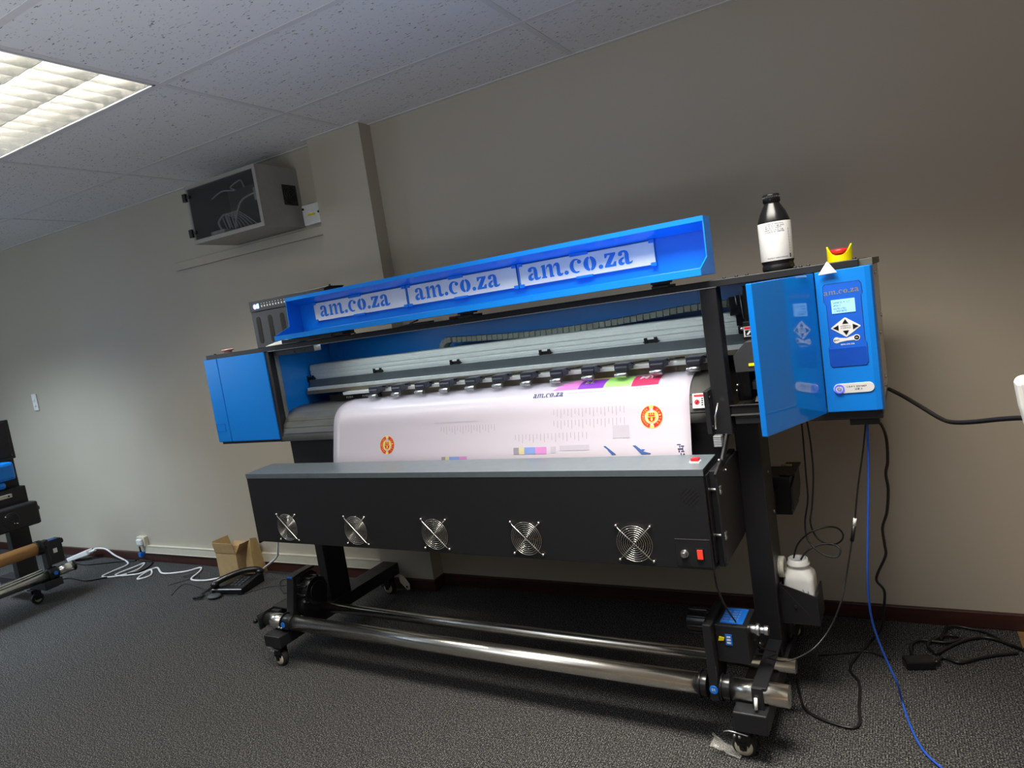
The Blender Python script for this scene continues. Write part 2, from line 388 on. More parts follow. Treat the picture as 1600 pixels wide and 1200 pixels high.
m.box(XL, -.6989, -.020, 0, H-.003, H); m.box(-.3536, XR, -.020, 0, H-.003, H); m.box(-.72, -.334, -.107, -.087, H-.003, H)
struct(m.build('trim_1', TBAR, world=False))
m = MB(); m.box(XL, XR, YF, .12, H+.16, H+.2); struct(m.build('ceiling_slab', WALL, world=False))

# ceiling light fitting with louvre (one in view)
REFL = simple('bright_reflector', (.72, .72, .70), .18, metal=.9, noise=.03)
WENAM = simple('white_enamel', (.8, .8, .78), .4, noise=.02)
TUBE = emit('fluorescent_tube', (1.0, .96, .86), TUBE_E)
lx0, lx1, ly0, ly1 = GX-1.2+.014, GX-.014, GY-1.2+.014, GY-.6-.014
lt = thing('ceiling_light', 'recessed fluorescent ceiling light with mirror louvre grid above the printers', 'ceiling light', ((lx0+lx1)/2, (ly0+ly1)/2, H))
cx, cy = (lx0+lx1)/2, (ly0+ly1)/2
def L(mb_fn, name, mat, bevel=0, par=None):
    mb = MB(); mb_fn(mb); mb.v = [(v[0]-cx, v[1]-cy, v[2]-H) for v in mb.v]
    return mb.build(name, mat, par or lt, bevel)
def f(mb):
    mb.box(lx0, lx1, ly0, ly1, H+.10, H+.105)
    for a in ((lx0, lx0+.003, ly0, ly1), (lx1-.003, lx1, ly0, ly1), (lx0, lx1, ly0, ly0+.003), (lx0, lx1, ly1-.003, ly1)): mb.box(*a, H-.001, H+.10)
L(f, 'housing', WENAM)
def f(mb):
    t = .008
    for a in ((lx0, lx0+t, ly0, ly1), (lx1-t, lx1, ly0, ly1), (lx0, lx1, ly0, ly0+t), (lx0, lx1, ly1-t, ly1)): mb.box(*a, H-.004, H)
L(f, 'frame', WENAM)
def f(mb):
    n = 13
    rw = (ly1-ly0-.016)/3
    for k in range(n+1):
        x = lx0+.008+(lx1-lx0-.016)*k/n
        for r in range(3):
            ya = ly0+.008+rw*r; yb = ya+rw
            mb.prism([(x-.0012, H), (x+.0012, H), (x+.004, H+.055), (x-.004, H+.055)], 'y', ya, yb)
    for r in range(4):
        y = ly0+.008+rw*r
        mb.prism([(y-.0015, H), (y+.0015, H), (y+.010, H+.058), (y-.010, H+.058)], 'x', lx0+.008, lx1-.008)
L(f, 'louvre', REFL)
for r in range(3):
    y = ly0+.008+(ly1-ly0-.016)/3*(r+.5)
    L(lambda mb: mb.cyl((lx0+.02, y, H+.075), (lx1-.02, y, H+.075), .013, 12), 'tube', TUBE)
# the room's other fittings, outside the frame: lamps with the same louvre cut-off
def fitting(i, j, e=1.0, spread=112, cool=False):
    x = GX+1.2*i+.6; y = GY-.6*j-.3
    d = bpy.data.lights.new('fluorescent_lamp', 'AREA'); d.shape = 'RECTANGLE'; d.size = 1.15; d.size_y = .55
    d.energy = 60*e; d.color = (.72, .86, 1) if cool else (1, .94, .84); d.spread = math.radians(spread)
    o = bpy.data.objects.new('fluorescent_lamp', d); C.objects.link(o); o.location = (x, y, H+.02)
for (i, j), e in zip(fix[1:], FE): fitting(i, j, e, cool=(i == -3))  # the left-hand fittings are tinted blue to stand in for daylight
# added bluish daylight at the left wall, outside the frame, for an assumed window
d = bpy.data.lights.new('added_daylight', 'AREA'); d.shape = 'RECTANGLE'; d.size = 1.8; d.size_y = 1.1; d.energy = LEFT_DAY_E; d.color = (.68, .84, 1)
o = bpy.data.objects.new('added_daylight', d); C.objects.link(o); o.location = (XL+.03, -2.6, 1.45); o.rotation_euler = (PI/2, 0, -PI/2)
d = bpy.data.lights.new('added_daylight', 'AREA'); d.shape = 'RECTANGLE'; d.size = 2.4; d.size_y = 1.2; d.energy = UPFILL_E; d.color = (.84, .90, 1)  # added uplight low behind the camera to brighten the ceiling; no window there
o = bpy.data.objects.new('added_daylight', d); C.objects.link(o); o.location = (.6, -3.9, .85); o.rotation_euler = (PI/2+UPFILL_TILT, 0, 0); d.spread = math.radians(150)

# cable trunking, sockets, switch
m = MB(); m.box(-2.93, -.6989, -.022, 0, .068, .118); m.box(-2.93, -.6989, -.025, 0, .064, .069); m.box(-2.93, -.6989, -.025, -.0, .116, .119)
struct(m.build('trim_2', CREAM, bevel=.002, world=False))
m = MB(); m.box(-2.0, -.7, -.022, 0, 1.925, 1.972); struct(m.build('trim_3', WALL, bevel=.002, world=False))
o = thing('wall_socket', 'small white surface wall socket at the left end of the trunking', 'socket', (-2.95, 0, .115))
m = MB(); m.box(-.045, .045, -.03, 0, 0, .07); m.build('plate', CREAM, o, .004)
m = MB(); m.box(-.03, .03, -.048, -.03, .012, .055); m.build('plug', WHITE, o, .006)
m = MB(); m.cyl((-.02, -.035, 0), (-.02, -.03, -.05), .006, 8); m.mat = 1; m.box(-.035, -.005, -.045, -.012, -.075, -.045); m.build('cable_end', [BCAB, DKBLUE], o)
o = thing('light_switch', 'white double light switch plate on the wall at the left', 'light switch', (-3.975, 0, 1.16))
m = MB(); m.box(-.032, .032, -.010, 0, 0, .128); m.build('plate', WHITE, o, .004)
for z in (.035, .078):
    m = MB(); m.hexa([(-.012,-.010,z),(.012,-.010,z),(.012,-.010,z+.022),(-.012,-.010,z+.022),(-.012,-.017,z),(.012,-.017,z),(.012,-.011,z+.022),(-.012,-.011,z+.022)]); m.build('rocker', WHITE, o)
o = thing('junction_box', 'small white junction box with yellow label beside the pier', 'junction box', (-.80, 0, 1.985))
m = MB(); m.box(-.055, .075, -.045, 0, 0, .105); m.build('box', WHITE, o, .004)
m = MB(); m.box(-.02, .035, -.0465, -.045, .045, .055); m.build('sticker', YEL, o)
for a_, b_ in ((-.045, .085), (.06, .055)):
    m = MB(); m.cyl((a_, -.045, b_), (a_, -.050, b_), .006, 10); m.build('screw', BLACKG, o)

# wall rack with a smoked glass door
RACK = simple('rack_grey_paint', (.33, .32, .29), .5, noise=.04)
SMOKE, nt, b = new_mat('smoked_glass')
b.inputs['Base Color'].default_value = (.03, .035, .045, 1); b.inputs['Roughness'].default_value = .12; b.inputs['Alpha'].default_value = .3
rx0, rx1, ry, rz0, rz1 = -1.44, -.89, -.285, 1.986, 2.296
rk = thing('wall_cabinet', 'grey wall mounted network cabinet with smoked glass door high left of the pier', 'wall cabinet', ((rx0+rx1)/2, 0, rz0))
def K(name, mat, bevel=0, par=None, label=None):
    m.v = [(v[0]-(rx0+rx1)/2, v[1], v[2]-rz0) for v in m.v]
    return m.build(name, mat, par or rk, bevel, label=label)
t = .004
m = MB(); m.box(rx0, rx1, ry+.012, 0, rz1-t, rz1); m.box(rx0, rx1, ry+.012, 0, rz0, rz0+t); m.box(rx0, rx0+t, ry+.012, 0, rz0+t, rz1-t); m.box(rx1-t, rx1, ry+.012, 0, rz0+t, rz1-t); m.box(rx0+t, rx1-t, -.006, 0, rz0+t, rz1-t)
K('body', RACK)
m = MB(); fr = .022
m.box(rx0, rx1, ry, ry+.012, rz1-fr, rz1); m.box(rx0, rx1, ry, ry+.012, rz0, rz0+fr); m.box(rx0, rx0+fr, ry, ry+.012, rz0+fr, rz1-fr); m.box(rx1-fr, rx1, ry, ry+.012, rz0+fr, rz1-fr)
dr = K('door', RACK, .0015)
m = MB(); m.box(rx0+fr-.004, rx1-fr+.002, ry-.003, ry+.001, rz0+fr-.002, rz1-fr+.002); K('glass', SMOKE, par=dr)
for z in (2.235, 2.045):
    m = MB(); m.box(rx0-.014, rx0+.012, ry-.014, ry+.004, z-.022, z+.022); m.cyl((rx0+.035, ry-.012, z), (rx0+.035, ry-.002, z), .009, 10); m.box(rx0+.01, rx0+.035, ry-.009, ry-.003, z-.006, z+.006); K('latch', BLACKG, .002)
m = MB(); m.box(rx1, rx1+.004, -.125, -.03, 2.10, 2.205); fg = K('fan_panel', BLACKG, .001)
m = MB()
for q in (.012, .022, .032, .042): m.tube([(rx1+.007, -.0775+q*math.cos(2*PI*k/20), 2.1525+q*math.sin(2*PI*k/20)) for k in range(20)], .0015, 5, True)
K('fan_grille', DARKP, par=fg)
m = MB(); m.box(rx0+.09, rx0+.20, -.24, -.13, rz0+t, rz0+.052); K('switch_unit', WHITE, .003, label='white box at the left inside the cabinet')
m = MB(); m.box(rx0+.21, rx1-.03, -.22, -.05, rz0+t, rz0+.035); K('router', WHITE, .003)
m = MB(); m.box(rx1-.13, rx1-.03, -.20, -.12, rz0+.16, rz0+.225); m.box(rx1-.10, rx1-.06, -.203, -.20, rz0+.18, rz0+.205); K('socket', WHITE, .004)
m = MB()
m.tube(spline([(rx1-.12, -.19, rz0+.20), (rx1-.22, -.2, rz0+.18), (rx0+.28, -.21, rz0+.11), (rx0+.24, -.2, rz0+.04)]), .005, 8)
for k in range(5): m.tube(spline([(rx0+.18+.02*k, -.2, rz0+.05), (rx0+.17+.025*k, -.21, rz0+.13), (rx0+.25+.02*k, -.2, rz0+.10), (rx0+.28+.03*k, -.19, rz0+.04)]), .0028, 6)
m.tube(spline([(rx0+.14, -.2, rz0+.05), (rx0+.12, -.2, rz0+.1), (rx0+.18, -.2, rz0+.13), (rx0+.20, -.2, rz0+.06)]), .006, 6)
m.tube(spline([(rx0+.1, -.2, rz1-.08), (rx0+.2, -.21, rz1-.06), (rx0+.3, -.21, rz1-.075), (rx0+.26, -.2, rz1-.05), (rx0+.34, -.2, rz1-.03), (rx0+.36, -.2, rz1-.07)]), .004, 6)
K('patch_cable', WCAB)

# ================================================================== THE PRINTER
pr = thing('large_format_printer', 'large blue and black roll printer with raised lid and open door in the middle', 'printer', PO, TH)
def Pt(name, mat, bevel=0, par=None, label=None, seg=2, loc=None):
    return m.build(name, mat, par or pr, bevel, seg, loc, label=label)
XB0, XB1, ZB0, ZT = -1.01, -.588, .967, 1.3605
# left end housing
m = MB(); m.box(XB0, -.915, .10, .17, ZB0, ZT+.004); m.box(-.9125, XB1, .10, .17, ZB0, ZT+.004)
lc = Pt('end_cover', BLUE, .004, seg=3, label='plain blue left end cover')
m = MB()
for a in ((-1.005,-.94,.0985,.10,1.054,1.056),(-1.005,-.94,.0985,.10,1.018,1.020),(-1.005,-1.003,.0985,.10,1.02,1.054),(-.942,-.94,.0985,.10,1.02,1.054)): m.box(*a)
Pt('badge_outline', PANELB, par=lc)
m = MB(); m.box(-1.0, -.575, .112, .56, .955, .968); m.box(XB1, -.565, .105, .135, .955, ZT); m.box(-1.0, XB1, .17, .56, .968, ZT); m.box(-.588, -.58, .15, .56, .955, 1.10)
Pt('end_frame', BLACK, .002)
m = MB(); m.box(-.577, -.562, .135, .155, .96, ZT); Pt('edge_strip', SILVER, .001)
m = MB(); m.box(-.579, -.575, .155, .5, .98, ZT); m.box(-.575, 1.64, .498, .502, 1.05, ZT); m.box(-.565, -.51, .47, .498, 1.05, ZT)
Pt('inner_panel', BLUE, label='blue inner back and side panels')
m = MB(); m.box(-.545, -.30, .12, .16, 1.335, ZT); m.cyl((-.42,.118,1.345),(-.42,.12,1.345),.005,8); m.cyl((-.36,.118,1.348),(-.36,.12,1.348),.005,8)
Pt('lid_stay_bracket', BLACK, .001)
# top beam
m = MB(); m.box(-.985, 1.76, .10, .60, ZT, 1.3815); tb = Pt('top_beam', BLACK, .002)
m = MB(); m.box(-.56, 1.385, .0985, .10, ZT-.001, ZT+.0012); Pt('beam_edge', ALU, par=tb)
for x in (-.95, 1.405, 1.44, 1.47, 1.60, 1.615, 1.635, 1.75):
    m = MB(); m.cyl((x, .125, 1.381), (x, .125, 1.3855), .005, 10); Pt('screw', BLACK, par=tb)
m = MB(); m.box(1.76, 1.792, .12, .60, ZT, 1.3795); Pt('end_cap', simple('olive_grey_paint', (.10, .098, .075), .5), .001)
# lid
LX0, LX1 = -.385, 1.372
lid = None
m = MB()
m.box(LX0, LX1, .160, .166, 1.402, 1.571)
m.box(LX0, LX1, .09, .166, 1.567, 1.571)
m.box(LX0, LX1, .088, .093, 1.556, 1.571)
m.box(LX0, LX1, .0, .166, 1.400, 1.403)
m.box(LX0, LX1, -.002, .001, 1.400, 1.419)
m.prism([(.094,1.566),(.160,1.566),(.160,1.536),(.150,1.536),(.094,1.556)], 'x', LX0+.003, LX1-.003)  # wedge shaped to make a dark, shaded band under the top flange
m.prism([(.120,1.403),(.160,1.403),(.160,1.425)], 'x', LX0+.003, LX1-.003)
endp = [(0, 1.402), (.163, 1.402), (.163, 1.571), (.09, 1.571), (.086, 1.452), (0, 1.419)]
m.prism(endp, 'x', LX0-.0005, LX0+.003); m.prism(endp, 'x', LX1-.003, LX1+.0005)
lid = Pt('lid', BLUE, label='raised blue lid with three sign plates')
SIG = [(-.292, .207), (.214, .702), (.710, 1.200)]
for a, b_ in SIG:
    m = MB(); m.box(a+.002, b_-.002, .150, .154, 1.457, 1.531); Pt('sign_plate', SIGNW, .001, par=lid)
    m = MB(); stencil_word(m, 'am.co.za', lambda x, y: (a+.034+x, .1493, 1.4725+y), .385, .044); Pt('lettering', SIGNB, par=lid)
    m = MB()
    for x in (a+.008, b_-.008):
        for z in (1.458, 1.530): m.box(x-.009, x+.009, .146, .160, z-.006, z+.006)
    m.box((a+b_)/2-.045, (a+b_)/2+.02, .146, .160, 1.526, 1.537); m.box((a+b_)/2-.03, (a+b_)/2+.03, .146, .160, 1.452, 1.460)
    m.box(a-.002, a+.001, .147, .160, 1.452, 1.536)
    m.box(a, b_, .152, .160, 1.534, 1.538)
    Pt('sign_clip', BLUE, .001, par=lid)
for x in (.53, 1.235):
    m = MB(); m.box(x-.026, x+.026, .045, .12, 1.3815, 1.389); m.cyl((x-.026, .06, 1.393), (x+.026, .06, 1.393), .006, 10); m.box(x-.026, x+.026, .04, .09, 1.394, 1.400); Pt('hinge', BLACK, .001)
m = MB(); m.box(-.385, -.04, .03, .10, 1.384, 1.399); m.box(-.22, -.18, .026, .03, 1.388, 1.392); m.box(-.10, -.095, .026, .03, 1.386, 1.395); Pt('lid_stay', BLACK, .002)
m = MB(); m.tube([(-.03, .06, 1.40), (.0, .06, 1.383)], .003, 6); Pt('stay_rod', BLACK)
m = MB(); m.hexa([(.18,.09,1.382),(.34,.09,1.382),(.34,.12,1.382),(.18,.12,1.382),(.25,.09,1.388),(.34,.09,1.388),(.34,.12,1.388),(.25,.12,1.388)]); m.tube([(.25,.09,1.389),(.29,.09,1.397)], .003, 6); Pt('latch', BLACK)
m = MB(); m.box(.395, .435, .14, .17, 1.3815, 1.392); Pt('tag', simple('pink_tag', (.5, .2, .2), .6))
# pillar right of the opening
m = MB(); m.box(1.333, 1.383, .10, .16, .915, ZT); Pt('pillar', BLACK, .003)
# guide rail: long aluminium extrusion
m = MB()
prof = [(.42,1.20),(.322,1.20),(.322,1.204),(.32,1.206),(.32,1.216),(.323,1.218),(.323,1.222),(.32,1.224),(.32,1.234),(.324,1.236),(.324,1.240),(.32,1.242),(.32,1.252),(.322,1.254),(.322,1.260),(.328,1.268),(.42,1.268)]
m.prism(prof, 'x', -.56, 1.62)
gr = Pt('guide_rail', simple('anodised_rail', (.66, .71, .70), .38, metal=.35, noise=.03))
m = MB(); m.box(-.56, 1.62, .305, .40, 1.1665, 1.20); Pt('rail_base', simple('rail_base_grey', (.12, .14, .15), .35, metal=.5))
m = MB(); m.box(-.56, 1.62, .285, .40, 1.153, 1.1665); Pt('encoder_strip', simple('satin_strip', (.75, .78, .78), .35, metal=.3), .001)
m = MB(); m.box(-.56, 1.62, .278, .40, 1.137, 1.153)
for k in range(36): m.cyl((-.53+.06*k, .2775, 1.150), (-.53+.06*k, .278, 1.150), .002, 6)
Pt('bronze_strip', BROWNM)
for k in range(5):
    x = -.557+.413*k
    m = MB(); m.box(x-.024, x+.024, .312, .32, 1.198, 1.213)
    for q in (-.018, .018): m.box(x+q-.006, x+q+.006, .308, .313, 1.192, 1.220)
    m.box(x-.03, x+.03, .314, .319, 1.203, 1.207); Pt('rail_clip', BLACKG, .001)
# cable chain: a loop of links lying behind the rail
m = MB()
def link(p, a):
    ca, sa = math.cos(a), math.sin(a)
    def q(u, v, y): return (p[0]+u*ca-v*sa, y, p[1]+u*sa+v*ca)
    m.hexa([q(-.0105,-.011,.395), q(.0105,-.011,.395), q(.0105,-.011,.44), q(-.0105,-.011,.44), q(-.0105,.011,.395), q(.0105,.011,.395), q(.0105,.011,.44), q(-.0105,.011,.44)])
    m.hexa([q(.0115,-.013,.393), q(.0145,-.013,.393), q(.0145,-.013,.44), q(.0115,-.013,.44), q(.0115,.004,.393), q(.0145,.004,.393), q(.0145,.004,.44), q(.0115,.004,.44)])
path = []
n_ = 48
for k in range(n_):                       # from the carriage leftwards, sagging a little
    x = 1.38-(1.38-.20)*k/n_
    path.append((x, 1.298-.02*math.sin(PI*min(1, max(0, (x-.2)/1.0)))+.0, PI))
for k in range(9):
    a = PI/2+PI*k/8
    path.append((.195+.045*math.cos(a), 1.253+.045*math.sin(a), a+PI/2))
for k in range(12): path.append((.20+.024*k, 1.209, 0))
for x, z, a in path: link((x, z), a)
chm = simple('grey_chain_plastic', (.15, .17, .155), .5, noise=.1)
Pt('cable_chain', chm, .001)
# pinch rollers
m = MB()
m.box(-.026, .026, .195, .262, 1.128, 1.152)
m.prism([(.195,1.122),(.262,1.130),(.262,1.15),(.21,1.152),(.188,1.138)], 'x', -.021, .021)
pb = Pt('pinch_roller', simple('lit_black_plastic', (.045, .045, .065), .4), .002, loc=(-.0815, 0, 0))  # black plastic painted paler and violet, the tone it takes when lit
led = MB(); led.box(-.30, 1.33, .150, .172, 1.3596, 1.3604); led.build('led_strip', emit('cool_led', (.86, .97, 1), LED_E), pr)
m = MB(); m.cyl((-.019, .189, 1.1135), (.019, .189, 1.1135), .009, 14); m.cyl((-.02, .189, 1.1135), (-.024, .189, 1.1135), .006, 8); Pt('roller', STEEL, par=pb)
m = MB(); m.tube([(.02,.225,1.148),(.075,.262,1.146)], .004, 6); Pt('arm', BLACKG, par=pb)
for k in range(1, 12): copy_part(pb, pr, (-.0815+.1225*k, 0, 0))
m = MB(); m.box(-.30, 1.335, .24, .30, 1.124, 1.136); Pt('pinch_beam', WHITE, .001)  # white colour stands in for the banner's reflection here
m = MB(); m.box(-.33, 1.335, .262, .30, 1.098, 1.124); Pt('feed_strip', BROWNM)
m = MB(); m.box(-.40, -.10, .255, .262, 1.10, 1.128); Pt('scale_strip', BLACKG)
for x, s in ((-.30, 'my.myr'), (-.205, 'my.myr')):
    m = MB(); scribble(m, lambda a, b: (x+a, .2545, 1.107+b), .045, .008); Pt('lettering', LABEL)
# platen apron
APR = [(.50,1.096),(.24,1.0945),(.19,1.088),(.158,1.074),(.134,1.055),(.116,1.028),(.106,.99),(.103,.957),(.13,.953),(.50,.953)]
def rounded(p):
    out = []
    for i in range(1, 8):
        pass
    return p
m = MB(); m.prism(APR, 'x', -.576, 1.333)
# smooth faces on the curved front
for i, fc in enumerate(m.f): m.s[i] = len(fc) == 4
ap = Pt('platen_apron', APRON)
for z, y in ((1.0415,.1255),(1.015,.1125),(.9895,.1055)):
    m = MB(); m.cyl((-.575, y, z), (1.332, y, z), .0012, 5); Pt('seam', BLACK, par=ap)
# sticker on the apron (right of the banner)
m = MB(); m.hexa([(1.272,.1022,1.003),(1.327,.1022,1.003),(1.327,.107,1.003),(1.272,.107,1.003),(1.272,.1148,1.046),(1.327,.1148,1.046),(1.327,.12,1.046),(1.272,.12,1.046)]); Pt('warning_sticker', LABEL, par=ap)
def stk(u, v): # sticker-plane coordinates
    return (1.272+u, .1016+v*.0126/.043, 1.003+v)
m = MB(); m.add([stk(.014+.008*math.cos(PI*k/8), .018+.008*math.sin(PI*k/8)) for k in range(16)], [tuple(range(16))]); m.add([stk(.005,.034),stk(.05,.034),stk(.05,.040),stk(.005,.040)], [(0,1,2,3)]); m.mat = 1
m.add([(p[0], p[1]-.0003, p[2]) for p in [stk(.0105,.0145),stk(.0125,.0125),stk(.0185,.0215),stk(.0165,.0235)]], [(0,1,2,3)])
for r in range(4):
    for c in range(3): a = stk(.027+.0085*c, .008+.0062*r); b2 = stk(.033+.0085*c, .008+.0062*r); c2 = stk(.033+.0085*c, .0112+.0062*r); d2 = stk(.027+.0085*c, .0112+.0062*r); m.add([a,b2,c2,d2], [(0,1,2,3)])
Pt('sticker_print', [RED, BLACKG], par=ap)
m = MB(); m.box(-.57, 1.335, .14, .145, .80, .955); m.cyl((1.285,.138,.935),(1.285,.141,.935),.006,10); Pt('lower_front_panel', BLACK)
# carriage behind the pillar, mostly hidden by the open door
m = MB(); m.prism([(1.408,1.10),(1.56,1.10),(1.56,1.19),(1.445,1.19),(1.405,1.150)], 'y', .12, .30)
ca = Pt('carriage', DARKP, .002)
m = MB(); m.box(1.432, 1.56, .17, .33, 1.19, 1.245); m.box(1.425, 1.58, .25, .45, 1.235, ZT-.01); m.box(1.37,1.425,.30,.44,1.26,1.32); m.box(1.385,1.43,.31,.40,1.225,1.262); m.box(1.39,1.43,.30,.36,1.20,1.225); Pt('carriage_head', BLACKG, .002, par=ca)
m = MB(); m.tube([(1.418,.245,1.335),(1.422,.245,1.25)], .0015, 5); m.tube([(1.405,.24,1.325),(1.407,.24,1.295)], .0015, 5); m.sphere((1.43,.165,1.225), .005, 8); Pt('carriage_wire', STEEL, par=ca)
m = MB(); m.box(1.434, 1.50, .168, .170, 1.200, 1.230); m.mat = 1; m.box(1.436, 1.498, .167, .168, 1.222, 1.229); m.mat = 2; m.box(1.438,1.458,.1672,.168,1.203,1.219); m.box(1.464,1.49,.1672,.168,1.203,1.207); m.box(1.464,1.49,.1672,.168,1.211,1.215); m.mat = 0; m.add([(1.441,.1668,1.206),(1.447,.1668,1.205),(1.456,.1668,1.216),(1.450,.1668,1.217)], [(0,1,2,3)]); m.mat=1
Pt('warning_label', [LABEL, RED, BLACKG], par=ca)
m = MB(); word(m, 'Fun', lambda a, b: (1.452+a+b*.4, .1695, 1.168+b), width=.04, height=.016, bold=.01); Pt('lettering', LABEL, par=ca)
m = MB(); m.box(1.448, 1.50, .117, .12, 1.117, 1.125); Pt('yellow_sticker', YEL, par=ca)
m = MB(); m.box(1.468,1.52,.25,.28,1.27,1.30); m.box(1.475,1.50,.245,.25,1.283,1.29); Pt('connector', CREAM, .002, par=ca)
# maintenance tray and innards
m = MB()
m.box(1.383, 1.60, .11, .115, .975, 1.005); m.box(1.383, 1.60, .11, .46, .972, .976); m.box(1.43,1.60,.25,.42,.98,1.03); m.box(1.478,1.54,.14,.3,.99,1.09); m.box(1.39,1.43,.2,.3,1.0,1.10); m.box(1.385,1.42,.35,.45,1.0,1.19)
Pt('maintenance_tray', BLACKG, .002)
m = MB(); m.box(1.383, 1.60, .106, .110, 1.003, 1.0055); m.box(1.383, 1.60, .106, .110, .9725, .976); m.box(1.475,1.54,.136,.14,1.019,1.022); m.sphere((1.478,.14,1.062),.005,8,(1.3,.5,1)); m.sphere((1.394,.19,1.052),.004,8); m.sphere((1.39,.19,1.035),.004,8); m.hexa([(1.452,.13,1.008),(1.462,.13,1.008),(1.462,.135,1.008),(1.452,.135,1.008),(1.458,.13,1.024),(1.464,.13,1.024),(1.464,.135,1.024),(1.458,.135,1.024)]); Pt('tray_edge', STEEL)
m = MB(); m.box(1.43,1.472,.22,.25,1.03,1.055); m.prism([(1.432,1.055),(1.47,1.055),(1.46,1.066),(1.438,1.062)],'y',.22,.25); Pt('wiper_station', simple('dull_metal', (.22,.21,.2), .4, metal=.6), .002)
m = MB(); m.box(1.62, 1.65, .17, .6, .968, ZT); m.box(1.383,1.65,.5,.505,.968,ZT); Pt('inner_wall', BLACK)
# right housing
m = MB(); m.prism([(1.650,.10),(1.772,.10),(1.786,.104),(1.791,.118),(1.791,.172),(1.650,.172)], 'z', ZB0+.003, ZT+.0005)
for i in range(len(m.f)): m.s[i] = False
cp = Pt('control_panel', BLUE, .0025, seg=3, label='blue control panel with display and keys')
m = MB(); m.box(1.66, 1.787, .172, .56, .975, ZT); sp = Pt('side_panel', GREYSIDE, .002)
for y, z in ((.30,1.335),(.34,1.335),(.45,1.20),(.30,1.16),(.37,1.02),(.33,1.0)):
    m = MB(); m.cyl((1.787,y,z),(1.792,y,z),.0055,10); Pt('screw', STEEL, par=sp)
# recessed film panel with its cut-corner outline
def film(ins, y, name, mat, par=cp):
    P = [(1.667,1.318),(1.672,1.325),(1.757,1.325),(1.762,1.318),(1.7635,1.292),(1.7595,1.286),(1.7595,1.163),(1.7635,1.157),(1.7635,1.104),(1.757,1.095),(1.674,1.095),(1.668,1.102),(1.668,1.150),(1.672,1.158),(1.672,1.268),(1.6665,1.277)]
    cx_, cz_ = 1.7155, 1.21
    Q = [(x+(ins if x < cx_ else -ins), z+(ins if z < cz_ else -ins)) for x, z in P]
    global m
    m = MB(); m.prism(Q, 'y', y, .1005); return Pt(name, mat, par=par)
film(0, .0994, 'panel_outline', simple('dark_blue_edge', (.004,.02,.12), .5)); film(.0014, .0990, 'key_film', PANELB)
m = MB(); stencil_word(m, 'am.co.za', lambda x, y: (1.669+x, .0987, 1.294+y+x*.03), .088, .0105); Pt('lettering', SILVER, par=cp)
m = MB(); m.box(1.685, 1.743, .0975, .099, 1.243, 1.280)
dis = Pt('display', emit('lcd_glow', (.30, .60, 1), 1.1), .0005, par=cp)
m = MB()
for zz, w_, s in ((1.270,.040,'PRINTING 1'),(1.262,.018,'Speed Pass'),(1.2535,.032,'00000000'),(1.2465,.034,'Ready')):
    scribble(m, lambda a, b: (1.690+a, .0973, zz+b), w_, .0045)
Pt('screen_text', simple('screen_ink', (.02,.06,.35), .5), par=dis)
m = MB()
def rdiamond(cx_, cz_, w_, h_, y0, y1):
    pts = []
    for (x, z) in ((w_,0),(0,h_),(-w_,0),(0,-h_)):
        a = math.atan2(z, x)
        for k in (-1, 0, 1): pts.append((cx_+x*.93+.07*w_*math.cos(a+k*.6), cz_+z*.92+.08*h_*math.sin(a+k*.6)))
    m.prism(pts, 'y', y0, y1)
rdiamond(1.7150, 1.2035, .0365, .0265, .0982, .099); dp = Pt('direction_pad', LABEL, .0003, par=cp)
m = MB()
for (x, z, dx, dz) in ((1.7150,1.2175,0,1),(1.7150,1.1905,0,-1),(1.6935,1.2035,-1,0),(1.7365,1.2035,1,0)):
    s = .0075
    if dx == 0: T = [(x-s, z-dz*.004), (x+s, z-dz*.004), (x, z+dz*.0085)]
    else: T = [(x-dx*.004, z-s), (x-dx*.004, z+s), (x+dx*.010, z)]
    m.prism(T, 'y', .0975, .0983)
scribble(m, lambda a, b: (1.7020+a, .098, 1.2055+b), .026, .0035); scribble(m, lambda a, b: (1.7020+a, .098, 1.2000+b), .026, .0035)
Pt('arrow_key', BLACKG, par=dp)
m = MB()
m.prism(arc(1.690,1.1700,.0085,.0085,45,315,10)+[(1.7145,1.1665)]+arc(1.7390,1.1730,.0085,.0085,225,495,10)+[(1.7145,1.1735)], 'y', .0982, .099); ex = Pt('exit_key', LABEL, par=cp)
m = MB(); word(m, 'EXIT', lambda a, b: (1.6835+a, .098, 1.168+b), width=.013, height=.004); m.cyl((1.7395,.0978,1.173),(1.7395,.0983,1.173),.0062,16); Pt('key_print', BLACKG, par=ex)
m = MB(); word(m, 'OK', lambda a, b: (1.7362+a, .0976, 1.1715+b), width=.0065, height=.003); word(m, 'am.co.za', lambda a, b: (1.699+a, .0986, 1.1555+b), width=.034, height=.0035); Pt('small_print', LABEL, par=cp)
m = MB()
for k in range(15): m.box(1.671, 1.760, .0982, .0991, 1.0985+.0034*k, 1.0998+.0034*k)
Pt('ribbed_grille', PANELB, par=cp)
m = MB(); m.prism(arc(1.684,1.0355,.0135,.0135,90,270,12)+arc(1.7575,1.0365,.0135,.0135,-90,90,12), 'y', .0975, .1002); pp = Pt('power_plate', LABEL, .0005, par=cp)
m = MB(); scribble(m, lambda a, b: (1.703+a, .0972, 1.038+b), .050, .004); scribble(m, lambda a, b: (1.722+a, .0972, 1.0305+b), .019, .005); Pt('lettering', BLACKG, par=pp)
m = MB(); m.lathe([(.0125,0),(.0125,-.003),(.0095,-.003),(.0095,0)], (1.685,.0975,1.0355), 24, 'y'); Pt('power_ring', emit('blue_ring', (.10,.12,1), 1.2), par=pp)
m = MB(); m.cyl((1.685,.0975,1.0355),(1.685,.0955,1.0355),.0088,20); Pt('power_button', LABEL, par=pp)
